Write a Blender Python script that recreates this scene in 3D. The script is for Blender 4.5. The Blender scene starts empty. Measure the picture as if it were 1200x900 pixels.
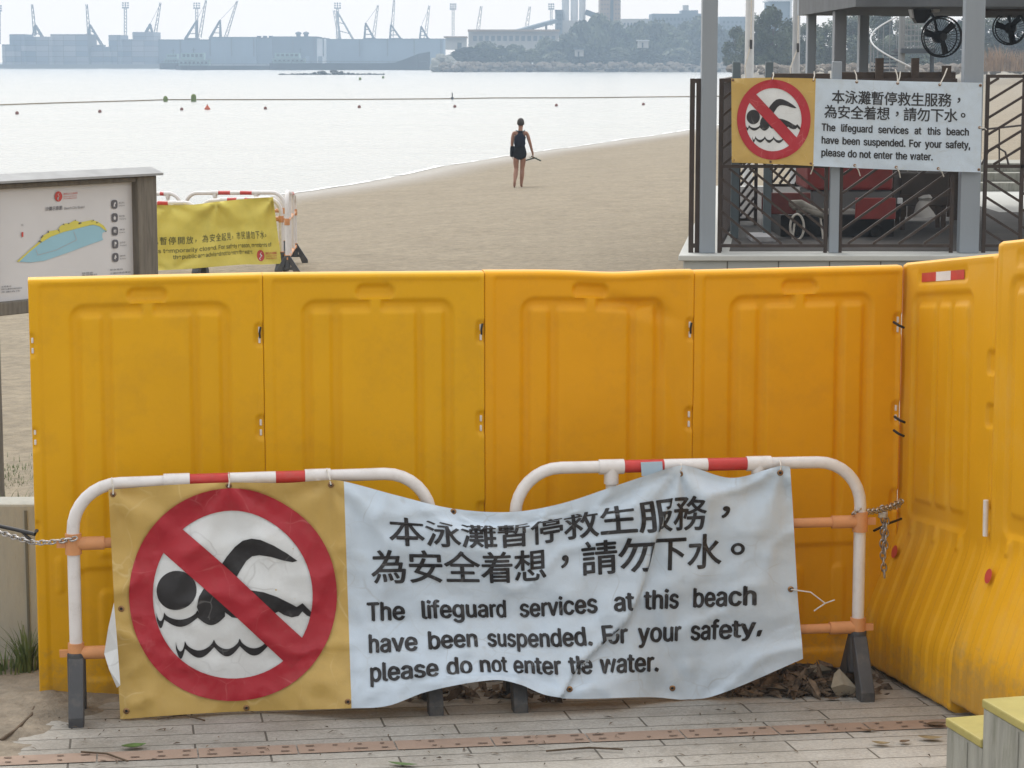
import bpy, bmesh, math, random
from mathutils import Vector, Matrix, noise
R = math.radians
random.seed(7)
S = bpy.context.scene
COL = S.collection

# ------------------------------------------------------------------ camera, sky, sun, exposure
F = 2715.0                                   # focal length in photo pixels (1200 wide)
CZ = 2.84
PITCH = math.atan(378.0 / F)
cam_d = bpy.data.cameras.new('camera'); cam = bpy.data.objects.new('camera', cam_d); COL.objects.link(cam)
cam_d.sensor_width = 36.0; cam_d.lens = F * 36.0 / 1200.0
cam_d.clip_start = 0.1; cam_d.clip_end = 20000
cam.location = (0, 0, CZ); cam.rotation_euler = (math.pi / 2 - PITCH, 0, 0)
S.camera = cam

SUN_EL, SUN_AZ = R(52), R(-18)               # ahead of the camera, a little to the left
w = bpy.data.worlds.new('World'); S.world = w; w.use_nodes = True
nt = w.node_tree; nt.nodes.clear(); N = nt.nodes; L = nt.links
out = N.new('ShaderNodeOutputWorld'); bg = N.new('ShaderNodeBackground'); bg.inputs['Strength'].default_value = 0.1
sky = N.new('ShaderNodeTexSky'); sky.sky_type = 'NISHITA'; sky.sun_disc = False
sky.sun_elevation = SUN_EL; sky.sun_rotation = SUN_AZ; sky.dust_density = 6; sky.air_density = 1.2
tc = N.new('ShaderNodeTexCoord'); sp = N.new('ShaderNodeSeparateXYZ')
rmp = N.new('ShaderNodeValToRGB')
cr = rmp.color_ramp
cr.elements[0].position = 0.0; cr.elements[0].color = (1.66, 1.47, 1.28, 1)
cr.elements[1].position = 0.03; cr.elements[1].color = (1.66, 1.48, 1.30, 1)
e = cr.elements.new(0.13); e.color = (2.05, 1.96, 1.86, 1)
e = cr.elements.new(0.45); e.color = (2.1, 2.05, 1.98, 1)
e = cr.elements.new(1.0); e.color = (1.9, 1.93, 1.97, 1)
# towards the veiled sun the haze is brighter than behind the viewer
mry = N.new('ShaderNodeMapRange'); mry.interpolation_type = 'SMOOTHSTEP'
mry.inputs[1].default_value = -0.7; mry.inputs[2].default_value = 0.75; mry.inputs[3].default_value = 0.56; mry.inputs[4].default_value = 1.0
tint = N.new('ShaderNodeVectorMath'); tint.operation = 'SCALE'
vm = N.new('ShaderNodeVectorMath'); vm.operation = 'SCALE'; vm.inputs['Scale'].default_value = 10.0
mx = N.new('ShaderNodeMix'); mx.data_type = 'RGBA'; mx.inputs[0].default_value = 0.06
L.new(tc.outputs['Generated'], sp.inputs[0]); L.new(sp.outputs['Z'], rmp.inputs[0])
L.new(sp.outputs['Y'], mry.inputs[0]); L.new(rmp.outputs[0], tint.inputs[0]); L.new(mry.outputs[0], tint.inputs['Scale']); L.new(tint.outputs[0], vm.inputs[0]); L.new(vm.outputs[0], mx.inputs[6]); L.new(sky.outputs[0], mx.inputs[7])
L.new(mx.outputs[2], bg.inputs[0]); L.new(bg.outputs[0], out.inputs[0])

sd = bpy.data.lights.new('sun', 'SUN'); sd.energy = 1.4; sd.angle = R(14); sd.color = (1.0, 0.95, 0.88)
so = bpy.data.objects.new('sun', sd); COL.objects.link(so)
so.rotation_euler = Vector((math.sin(SUN_AZ) * math.cos(SUN_EL), math.cos(SUN_AZ) * math.cos(SUN_EL), math.sin(SUN_EL))).to_track_quat('Z', 'Y').to_euler()
so.location = (0, 0, 60)

S.view_settings.view_transform = 'Standard'; S.view_settings.look = 'None'
S.view_settings.exposure = 0.0; S.view_settings.gamma = 1.0; S.view_settings.use_curve_mapping = False
S.render.engine = 'CYCLES'
S.cycles.use_denoising = True
S.cycles.max_bounces = 6; S.cycles.diffuse_bounces = 3; S.cycles.glossy_bounces = 3
S.cycles.volume_bounces = 2; S.cycles.transparent_max_bounces = 8
S.cycles.caustics_reflective = False; S.cycles.caustics_refractive = False

# ------------------------------------------------------------------ helpers
SP, CP = math.sin(PITCH), math.cos(PITCH)
def ray(u, v):
    dx, dy = (u - 600) / F, (450 - v) / F
    return Vector((dx, CP + dy * SP, -SP + dy * CP))
def P(u, v, Y):
    """the point of the place seen at photo pixel (u, v), at distance Y"""
    d = ray(u, v); return Vector((0, 0, CZ)) + d * (Y / d.y)
def G(u, v, z):
    d = ray(u, v); return Vector((0, 0, CZ)) + d * ((z - CZ) / d.z)
def paving_z(y): return max(0.0, (10.6 - y) * 0.05)

def sm(a, b, x):
    t = min(1.0, max(0.0, (x - a) / (b - a))); return t * t * (3 - 2 * t)
def lerp(a, b, t): return a + (b - a) * t
def fbm(x, y, z=0.0, o=3):
    s, a, f = 0.0, 1.0, 1.0
    for _ in range(o):
        s += a * noise.noise(Vector((x * f, y * f, z * f + 3.7))); a *= 0.5; f *= 2.03
    return s

# ---- materials
MATS = {}
def mat(name, col, rough=0.6, var=0.12, scale=4.0, bump=0.0, bscale=40.0, metal=0.0, dirt=None, dirt_amt=0.0, dscale=2.5, spec=0.4, stretch=None, col2=None, crease=None, mud=None):
    if name in MATS: return MATS[name]
    m = bpy.data.materials.new(name); m.use_nodes = True; t = m.node_tree; b = t.nodes['Principled BSDF']
    tcn = t.nodes.new('ShaderNodeTexCoord'); oi = t.nodes.new('ShaderNodeObjectInfo')
    ad = t.nodes.new('ShaderNodeVectorMath'); ad.operation = 'MULTIPLY_ADD'
    t.links.new(oi.outputs['Random'], ad.inputs[0]); ad.inputs[1].default_value = (37, 53, 11)
    t.links.new(tcn.outputs['Object'], ad.inputs[2])
    vec = ad.outputs[0]
    if stretch:
        mp = t.nodes.new('ShaderNodeMapping'); mp.inputs['Scale'].default_value = stretch
        t.links.new(vec, mp.inputs[0]); vec = mp.outputs[0]
    n1 = t.nodes.new('ShaderNodeTexNoise'); n1.inputs['Scale'].default_value = scale; n1.inputs['Detail'].default_value = 5; n1.inputs['Roughness'].default_value = 0.6
    t.links.new(vec, n1.inputs['Vector'])
    rp = t.nodes.new('ShaderNodeValToRGB'); c = rp.color_ramp
    lo = tuple(x * (1 - var) for x in col); hi = tuple(min(1.0, x * (1 + var)) for x in (col2 or col))
    c.elements[0].position = 0.3; c.elements[0].color = (*lo, 1); c.elements[1].position = 0.7; c.elements[1].color = (*hi, 1)
    t.links.new(n1.outputs['Fac'], rp.inputs[0]); cout = rp.outputs[0]
    if dirt:
        n2 = t.nodes.new('ShaderNodeTexNoise'); n2.inputs['Scale'].default_value = dscale; n2.inputs['Detail'].default_value = 8; n2.inputs['Roughness'].default_value = 0.7
        t.links.new(vec, n2.inputs['Vector'])
        mr = t.nodes.new('ShaderNodeMapRange'); mr.inputs[1].default_value = 0.5; mr.inputs[2].default_value = 0.75; mr.inputs[3].default_value = 0; mr.inputs[4].default_value = dirt_amt
        t.links.new(n2.outputs['Fac'], mr.inputs[0])
        mxn = t.nodes.new('ShaderNodeMix'); mxn.data_type = 'RGBA'; t.links.new(mr.outputs[0], mxn.inputs[0])
        t.links.new(cout, mxn.inputs[6]); mxn.inputs[7].default_value = (*dirt, 1); cout = mxn.outputs[2]
    if crease:                                 # worn fold lines
        nd = t.nodes.new('ShaderNodeTexNoise'); nd.inputs['Scale'].default_value = 2.2; nd.inputs['Detail'].default_value = 3; t.links.new(vec, nd.inputs['Vector'])
        va = t.nodes.new('ShaderNodeVectorMath'); va.operation = 'MULTIPLY_ADD'; t.links.new(nd.outputs['Color'], va.inputs[0]); va.inputs[1].default_value = (.35, .35, .35); t.links.new(vec, va.inputs[2])
        vo = t.nodes.new('ShaderNodeTexVoronoi'); vo.feature = 'DISTANCE_TO_EDGE'; vo.inputs['Scale'].default_value = 5.0; t.links.new(va.outputs[0], vo.inputs['Vector'])
        ml = t.nodes.new('ShaderNodeMapRange'); ml.inputs[1].default_value = 0.0; ml.inputs[2].default_value = 0.022; ml.inputs[3].default_value = 1; ml.inputs[4].default_value = 0; t.links.new(vo.outputs['Distance'], ml.inputs[0])
        nb = t.nodes.new('ShaderNodeTexNoise'); nb.inputs['Scale'].default_value = 6; nb.inputs['Detail'].default_value = 6; t.links.new(vec, nb.inputs['Vector'])
        mb_ = t.nodes.new('ShaderNodeMapRange'); mb_.inputs[1].default_value = .46; mb_.inputs[2].default_value = .66; mb_.inputs[3].default_value = 0; mb_.inputs[4].default_value = crease[1]; t.links.new(nb.outputs['Fac'], mb_.inputs[0])
        mm = t.nodes.new('ShaderNodeMath'); mm.operation = 'MULTIPLY'; t.links.new(ml.outputs[0], mm.inputs[0]); t.links.new(mb_.outputs[0], mm.inputs[1])
        mq = t.nodes.new('ShaderNodeMix'); mq.data_type = 'RGBA'; t.links.new(mm.outputs[0], mq.inputs[0]); t.links.new(cout, mq.inputs[6]); mq.inputs[7].default_value = (*crease[0], 1); cout = mq.outputs[2]
    if mud:                                    # splashed mud along the foot
        sx_ = t.nodes.new('ShaderNodeSeparateXYZ'); t.links.new(tcn.outputs['Object'], sx_.inputs[0])
        nm_ = t.nodes.new('ShaderNodeTexNoise'); nm_.inputs['Scale'].default_value = 16; nm_.inputs['Detail'].default_value = 8; nm_.inputs['Roughness'].default_value = .75; t.links.new(vec, nm_.inputs['Vector'])
        a1 = t.nodes.new('ShaderNodeMapRange'); a1.inputs[1].default_value = 0.0; a1.inputs[2].default_value = 0.42; a1.inputs[3].default_value = .34; a1.inputs[4].default_value = -.12; t.links.new(sx_.outputs['Z'], a1.inputs[0])
        a2 = t.nodes.new('ShaderNodeMath'); a2.operation = 'ADD'; t.links.new(a1.outputs[0], a2.inputs[0]); t.links.new(nm_.outputs['Fac'], a2.inputs[1])
        a3 = t.nodes.new('ShaderNodeMapRange'); a3.inputs[1].default_value = .60; a3.inputs[2].default_value = .82; a3.inputs[3].default_value = 0; a3.inputs[4].default_value = .38; t.links.new(a2.outputs[0], a3.inputs[0])
        mq = t.nodes.new('ShaderNodeMix'); mq.data_type = 'RGBA'; t.links.new(a3.outputs[0], mq.inputs[0]); t.links.new(cout, mq.inputs[6]); mq.inputs[7].default_value = (*mud, 1); cout = mq.outputs[2]
    t.links.new(cout, b.inputs['Base Color'])
    b.inputs['Roughness'].default_value = rough; b.inputs['Metallic'].default_value = metal
    b.inputs['Specular IOR Level'].default_value = spec
    if bump:
        n3 = t.nodes.new('ShaderNodeTexNoise'); n3.inputs['Scale'].default_value = bscale; n3.inputs['Detail'].default_value = 4
        t.links.new(vec, n3.inputs['Vector'])
        bn = t.nodes.new('ShaderNodeBump'); bn.inputs['Strength'].default_value = 1.0; bn.inputs['Distance'].default_value = bump
        t.links.new(n3.outputs['Fac'], bn.inputs['Height']); t.links.new(bn.outputs[0], b.inputs['Normal'])
    MATS[name] = m
    return m

M = {}
M['yel_a'] = mat('yellow plastic', (0.73, 0.385, 0.003), 0.42, 0.05, 2.0, 0.0006, 60, dirt=(0.50, 0.27, 0.02), dirt_amt=0.35, dscale=5, mud=(0.24, 0.18, 0.10), spec=0.28)
M['yel_b'] = mat('orange yellow plastic', (0.76, 0.355, 0.003), 0.42, 0.05, 2.0, 0.0006, 60, dirt=(0.54, 0.26, 0.02), dirt_amt=0.35, dscale=5, mud=(0.24, 0.18, 0.10), spec=0.28)
M['yel_c'] = mat('faded yellow plastic', (0.71, 0.36, 0.009), 0.46, 0.06, 2.0, 0.0006, 60, dirt=(0.60, 0.42, 0.14), dirt_amt=0.35, dscale=2, mud=(0.24, 0.18, 0.10), spec=0.28)
M['white_pl'] = mat('white plastic', (0.72, 0.70, 0.70), 0.4, 0.05, 8, dirt=(0.42, 0.38, 0.33), dirt_amt=0.4, dscale=14)
M['orange_pl'] = mat('orange plastic', (0.62, 0.29, 0.125), 0.5, 0.12, 10, dirt=(0.45, 0.2, 0.1), dirt_amt=0.4, dscale=15)
M['red_tape'] = mat('red tape', (0.52, 0.045, 0.04), 0.4, 0.1, 14, dirt=(0.4, 0.15, 0.12), dirt_amt=0.4, dscale=18)
M['white_tape'] = mat('white tape', (0.74, 0.72, 0.72), 0.4, 0.06, 14, dirt=(0.5, 0.45, 0.42), dirt_amt=0.4, dscale=18)
M['grey_pl'] = mat('grey plastic', (0.06, 0.062, 0.068), 0.55, 0.2, 8, dirt=(0.2, 0.175, 0.14), dirt_amt=0.45, dscale=9)
M['black'] = mat('black', (0.018, 0.018, 0.02), 0.5, 0.3, 10)
M['ban_y'] = mat('banner yellow', (0.53, 0.36, 0.105), 0.42, 0.07, 3, 0.004, 11, dirt=(0.42, 0.29, 0.10), dirt_amt=0.45, dscale=5, crease=((0.72, 0.58, 0.30), .55))
M['ban_w'] = mat('banner white', (0.545, 0.64, 0.745), 0.42, 0.06, 3, 0.004, 11, dirt=(0.46, 0.50, 0.52), dirt_amt=0.55, dscale=5, crease=((0.40, 0.43, 0.45), .55))
M['ban_disc'] = mat('banner disc white', (0.69, 0.72, 0.74), 0.42, 0.06, 3, 0.004, 11, dirt=(0.5, 0.5, 0.5), dirt_amt=0.5, dscale=5, crease=((0.42, 0.43, 0.44), .55))
M['ban_red'] = mat('banner red', (0.40, 0.018, 0.032), 0.4, 0.1, 4, 0.004, 11, dirt=(0.36, 0.06, 0.06), dirt_amt=0.5, dscale=6, crease=((0.55, 0.16, 0.16), .6))
M['ink'] = mat('black ink', (0.018, 0.017, 0.019), 0.45, 0.35, 6, dirt=(0.06, 0.06, 0.065), dirt_amt=0.6, dscale=9, crease=((0.20, 0.20, 0.20), .6))
M['ban_y2'] = mat('banner lemon', (0.68, 0.565, 0.10), 0.45, 0.08, 2, dirt=(0.45, 0.42, 0.08), dirt_amt=0.4, dscale=3)
M['ink2'] = mat('faded green ink', (0.10, 0.10, 0.03), 0.5, 0.3, 6)
M['brass'] = mat('grommet metal', (0.30, 0.17, 0.08), 0.4, 0.3, 40, metal=0.7)
M['cord'] = mat('pale cord', (0.60, 0.57, 0.52), 0.8, 0.2, 60)
M['steel'] = mat('chain steel', (0.50, 0.49, 0.49), 0.35, 0.3, 60, metal=0.8, dirt=(0.2, 0.14, 0.1), dirt_amt=0.35, dscale=50)
M['conc'] = mat('wall concrete', (0.36, 0.36, 0.325), 0.85, 0.14, 3, 0.002, 60, dirt=(0.20, 0.20, 0.165), dirt_amt=0.7, dscale=3, stretch=(3, 3, 0.6))
M['step'] = mat('step concrete', (0.31, 0.31, 0.275), 0.8, 0.2, 7, 0.002, 70, dirt=(0.14, 0.145, 0.10), dirt_amt=0.7, dscale=6, stretch=(3, 3, 0.5))
M['nosing'] = mat('yellow tread paint', (0.37, 0.32, 0.10), 0.6, 0.12, 9, 0.001, 60, dirt=(0.35, 0.3, 0.12), dirt_amt=0.5, dscale=9)
M['tread'] = mat('tread grey', (0.30, 0.31, 0.29), 0.8, 0.15, 20, 0.001, 90)
M['dirt'] = mat('sandy dirt', (0.235, 0.20, 0.155), 0.95, 0.25, 9, 0.012, 45, dirt=(0.12, 0.095, 0.07), dirt_amt=0.7, dscale=10)
M['timber'] = mat('weathered timber', (0.145, 0.132, 0.112), 0.8, 0.25, 6, 0.002, 30, stretch=(8, 8, 0.8))
M['paper'] = mat('map panel', (0.58, 0.59, 0.62), 0.35, 0.03, 3)
M['zinc'] = mat('zinc cap', (0.27, 0.28, 0.29), 0.5, 0.15, 8, metal=0.0)
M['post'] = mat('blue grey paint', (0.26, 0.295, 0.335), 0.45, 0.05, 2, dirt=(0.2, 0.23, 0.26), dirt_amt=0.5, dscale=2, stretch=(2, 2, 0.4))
M['post2'] = mat('grey green paint', (0.12, 0.155, 0.175), 0.5, 0.1, 3)
M['brown'] = mat('brown steel', (0.042, 0.028, 0.022), 0.5, 0.25, 8)
M['brownwood'] = mat('brown timber', (0.06, 0.04, 0.028), 0.7, 0.3, 6, stretch=(1, 1, 5))
M['plinth'] = mat('plinth stone', (0.40, 0.42, 0.41), 0.7, 0.06, 3, 0.001, 60, dirt=(0.28, 0.29, 0.27), dirt_amt=0.5, dscale=3)
M['ceil'] = mat('dark ceiling', (0.10, 0.108, 0.118), 0.7, 0.2, 3)
M['red'] = mat('red paint', (0.22, 0.026, 0.022), 0.45, 0.15, 4, dirt=(0.14, 0.05, 0.04), dirt_amt=0.5, dscale=6)
M['rubber'] = mat('rubber', (0.014, 0.013, 0.013), 0.8, 0.3, 10)
M['white_paint'] = mat('white paint', (0.62, 0.64, 0.66), 0.45, 0.08, 4, dirt=(0.4, 0.4, 0.4), dirt_amt=0.4, dscale=4)
M['skin'] = mat('skin', (0.30, 0.155, 0.105), 0.55, 0.08, 8)
M['cloth'] = mat('black cloth', (0.009, 0.009, 0.012), 0.95, 0.25, 14, spec=0.1)
M['hair'] = mat('dark hair', (0.03, 0.022, 0.018), 0.6, 0.3, 40)
M['sandal'] = mat('dark green rubber', (0.03, 0.045, 0.03), 0.7, 0.2, 10)
M['leaf'] = mat('tree leaves', (0.035, 0.05, 0.024), 0.6, 0.5, 0.35, col2=(0.065, 0.085, 0.04))
M['leaf2'] = mat('olive leaves', (0.045, 0.058, 0.028), 0.6, 0.5, 0.35, col2=(0.075, 0.09, 0.042))
M['bark'] = mat('bark', (0.09, 0.07, 0.05), 0.9, 0.3, 3)
M['grass'] = mat('grass', (0.10, 0.14, 0.045), 0.6, 0.35, 6)
M['reed'] = mat('dry reed', (0.36, 0.24, 0.14), 0.8, 0.3, 1)
M['rock'] = mat('shore rock', (0.20, 0.17, 0.14), 0.9, 0.4, 0.3, 0.1, 2)
M['rock_d'] = mat('wet rock', (0.04, 0.042, 0.04), 0.8, 0.4, 0.5, 0.1, 2)
M['bldg'] = mat('pale building', (0.46, 0.46, 0.45), 0.8, 0.08, 0.1)
M['shed'] = mat('blue grey shed', (0.15, 0.20, 0.25), 0.8, 0.12, 0.08, stretch=(1, 1, 0.2))
M['shed_d'] = mat('dark shed', (0.07, 0.10, 0.13), 0.8, 0.15, 0.1)
M['tan'] = mat('tan cladding', (0.33, 0.24, 0.17), 0.8, 0.1, 0.1)
M['silo'] = mat('silo concrete', (0.62, 0.64, 0.66), 0.8, 0.06, 0.2)
M['crane'] = mat('crane steel', (0.07, 0.085, 0.105), 0.7, 0.2, 0.3)
M['mast'] = mat('mast steel', (0.26, 0.28, 0.30), 0.7, 0.1, 0.3)
M['hull'] = mat('barge hull', (0.015, 0.016, 0.02), 0.7, 0.3, 0.2)
M['cabin'] = mat('green cabin', (0.22, 0.33, 0.33), 0.7, 0.15, 0.5)
M['boom'] = mat('boom float', (0.26, 0.20, 0.12), 0.6, 0.2, 1)
M['buoy_g'] = mat('green buoy', (0.14, 0.19, 0.03), 0.6, 0.15, 3)
M['buoy_o'] = mat('orange buoy', (0.55, 0.10, 0.03), 0.5, 0.15, 3)
M['buoy_d'] = mat('dull red float', (0.20, 0.08, 0.06), 0.6, 0.2, 3)
M['dleaf'] = mat('dead leaf', (0.13, 0.085, 0.05), 0.75, 0.45, 12)
M['dleaf2'] = mat('pale dead leaf', (0.24, 0.18, 0.09), 0.75, 0.35, 20)
M['gleaf'] = mat('green leaf', (0.07, 0.13, 0.03), 0.5, 0.3, 20)
M['twig'] = mat('twig', (0.10, 0.07, 0.045), 0.85, 0.3, 20)
M['bark_scrap'] = mat('tan scrap', (0.26, 0.225, 0.17), 0.8, 0.2, 10)
M['map_blue'] = mat('map blue', (0.28, 0.50, 0.62), 0.35, 0.03, 4)
M['map_yel'] = mat('map yellow', (0.60, 0.55, 0.10), 0.35, 0.05, 4)
M['map_red'] = mat('emblem red', (0.50, 0.06, 0.05), 0.35, 0.05, 4)
M['map_grey'] = mat('print grey', (0.10, 0.10, 0.115), 0.4, 0.1, 4)

def matv(name, **k): return mat(name, **k)

# ---- mesh builder
class MB:
    def __init__(s): s.v, s.f = [], []
    def add(s, vs, fs):
        o = len(s.v); s.v.extend(Vector(p) for p in vs); s.f.extend([tuple(i + o for i in f) for f in fs]); return s
    def box(s, c, d, rz=0.0, rot=None):
        c = Vector(c); m = rot or Matrix.Rotation(rz, 3, 'Z'); h = [x / 2 for x in d]
        vs = [c + m @ Vector((sx * h[0], sy * h[1], sz * h[2])) for sz in (-1, 1) for sx, sy in ((-1, -1), (1, -1), (1, 1), (-1, 1))]
        return s.add(vs, [(3, 2, 1, 0), (4, 5, 6, 7), (0, 1, 5, 4), (1, 2, 6, 5), (2, 3, 7, 6), (3, 0, 4, 7)])
    def span(s, x0, x1, y0, y1, z0, z1): return s.box(((x0 + x1) / 2, (y0 + y1) / 2, (z0 + z1) / 2), (abs(x1 - x0), abs(y1 - y0), abs(z1 - z0)))
    def bar(s, a, b, w_, h_, up=(0, 0, 1)):
        a, b = Vector(a), Vector(b); d = b - a; z = d.normalized(); u_ = Vector(up)
        if abs(z.dot(u_)) > 0.98: u_ = Vector((0, 1, 0))
        x = u_.cross(z).normalized(); y = z.cross(x)
        rot = Matrix((x, y, z)).transposed()
        return s.box((a + b) / 2, (w_, h_, d.length), rot=rot)
    def tube(s, pts, r, n=10, caps=True, closed=False):
        pts = [Vector(p) for p in pts]; k = len(pts); rr = r if isinstance(r, (list, tuple)) else [r] * k
        o = len(s.v); prev = None
        for i, p in enumerate(pts):
            if closed: t = (pts[(i + 1) % k] - pts[i - 1])
            else: t = (pts[min(i + 1, k - 1)] - pts[max(i - 1, 0)])
            t = t.normalized() if t.length > 1e-9 else Vector((0, 0, 1))
            if prev is None:
                a = Vector((0, 0, 1)) if abs(t.z) < 0.9 else Vector((1, 0, 0))
                x = a.cross(t).normalized()
            else:
                x = prev - t * prev.dot(t); x = x.normalized() if x.length > 1e-6 else t.orthogonal().normalized()
            prev = x; y = t.cross(x)
            for j in range(n):
                a = 2 * math.pi * j / n; s.v.append(p + (x * math.cos(a) + y * math.sin(a)) * rr[i])
        for i in range(k if closed else k - 1):
            for j in range(n):
                i2 = (i + 1) % k
                s.f.append((o + i * n + j, o + i * n + (j + 1) % n, o + i2 * n + (j + 1) % n, o + i2 * n + j))
        if caps and not closed:
            s.f.append(tuple(o + j for j in reversed(range(n)))); s.f.append(tuple(o + (k - 1) * n + j for j in range(n)))
        return s
    def lathe(s, c, prof, n=16, axis=None):
        c = Vector(c); o = len(s.v); k = len(prof); m = axis or Matrix.Identity(3)
        for r_, z in prof:
            for j in range(n):
                a = 2 * math.pi * j / n; s.v.append(c + m @ Vector((r_ * math.cos(a), r_ * math.sin(a), z)))
        for i in range(k - 1):
            for j in range(n): s.f.append((o + i * n + j, o + i * n + (j + 1) % n, o + (i + 1) * n + (j + 1) % n, o + (i + 1) * n + j))
        s.f.append(tuple(o + j for j in reversed(range(n)))); s.f.append(tuple(o + (k - 1) * n + j for j in range(n)))
        return s
    def prism(s, poly, d):
        """poly: list of 3D points (planar); d: extrude vector"""
        k = len(poly); d = Vector(d); vs = [Vector(p) for p in poly] + [Vector(p) + d for p in poly]
        return s.add(vs, [tuple(reversed(range(k))), tuple(range(k, 2 * k))] + [(i, (i + 1) % k, k + (i + 1) % k, k + i) for i in range(k)])
    def build(s, name, m, parent=None, smooth=None, bevel=0.0, origin=None, seg=2):
        o_ = Vector(origin) if origin is not None else root_loc(parent)
        me = bpy.data.meshes.new(name); me.from_pydata([p - o_ for p in s.v], [], s.f); me.validate()
        bm = bmesh.new(); bm.from_mesh(me); bmesh.ops.recalc_face_normals(bm, faces=bm.faces); bm.to_mesh(me); bm.free()
        if m: me.materials.append(M[m] if isinstance(m, str) else m)
        if smooth is not None:
            me.shade_smooth(); me.set_sharp_from_angle(angle=R(smooth))
        ob = bpy.data.objects.new(name, me); COL.objects.link(ob)
        if parent is not None: ob.parent = parent
        else: ob.location = o_
        if bevel:
            b = ob.modifiers.new('bevel', 'BEVEL'); b.width = bevel; b.segments = seg; b.limit_method = 'ANGLE'; b.angle_limit = R(40)
        return ob
def root_loc(o):
    if o is None: return Vector((0, 0, 0))
    while o.parent is not None: o = o.parent
    return Vector(o.location)
def tag(o, label=None, cat=None, group=None, kind=None):
    if label: o['label'] = label
    if cat: o['category'] = cat
    if group: o['group'] = group
    if kind: o['kind'] = kind
    return o
def thing(name, label, cat, loc=(0, 0, 0), group=None, rz=0.0):
    o = bpy.data.objects.new(name, None); o.empty_display_size = 0.1; COL.objects.link(o)
    o.location = loc; o.rotation_euler = (0, 0, rz)
    return tag(o, label, cat, group)
def kids(o): return [c for c in bpy.data.objects if c.parent == o]
def copy_tree(o, parent=None):
    c = o.copy(); COL.objects.link(c)
    if parent is not None: c.parent = parent
    for ch in kids(o): copy_tree(ch, c)
    return c
def struct(o): o['kind'] = 'structure'; return o

# ------------------------------------------------------------------ terrain: one sand sheet, sea, paving
SH = [(-40, -60), (-24, -10), (-14.5, 25), (-9.6, 45), (-5.9, 59), (0.2, 84), (9, 116), (20, 160), (30, 215), (36, 270), (44, 330), (60, 420)]
def shore_x(y):
    if y <= SH[0][1]: return SH[0][0]
    for (x0, y0), (x1, y1) in zip(SH, SH[1:]):
        if y <= y1: return lerp(x0, x1, (y - y0) / (y1 - y0))
    return SH[-1][0]
def shore_s(x, y): return (x - shore_x(y)) * 0.955
SEA = -0.5
def sand_z(x, y):
    s = shore_s(x, y) + 0.5 * fbm(x * 0.06, y * 0.06, 4)
    pts = [(-60, -5), (0, SEA), (6, -0.27), (9, -0.08), (14, 0.0), (18, 0.12), (30, 0.35), (80, 1.6)]
    if s <= pts[0][0]: z = pts[0][1]
    elif s >= pts[-1][0]: z = pts[-1][1]
    else:
        for (a, za), (b, zb) in zip(pts, pts[1:]):
            if s <= b: z = lerp(za, zb, (s - a) / (b - a)); break
    z += 0.03 * fbm(x * 0.5, y * 0.5, 1, 3) * sm(2, 8, s) + 0.012 * fbm(x * 2.2, y * 2.2, 9, 2) * sm(3, 8, s)
    if y < 11.5: z = lerp(paving_z(y) - 0.045, z, sm(10.7, 11.5, y))
    if y > 60: z += sm(60, 300, y) * 1.5 * sm(6, 40, s)
    return z
ys = [-60, -30, -12, 0, 4, 7, 9, 10, 10.7]
y = 11.0
while y < 420: ys.append(y); y += max(0.16, (y - 8) * 0.012)
NX = 150
vs, fs = [], []
for yy in ys:
    for i in range(NX + 1):
        t = i / NX
        half = 14 + max(0, yy) * 0.30
        x = (t * 2 - 1); x = (x ** 3 * 0.55 + x * 0.45) * half * 1.6
        vs.append((x, yy, sand_z(x, yy)))
for j in range(len(ys) - 1):
    for i in range(NX):
        a = j * (NX + 1) + i; fs.append((a, a + 1, a + NX + 2, a + NX + 1))
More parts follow.
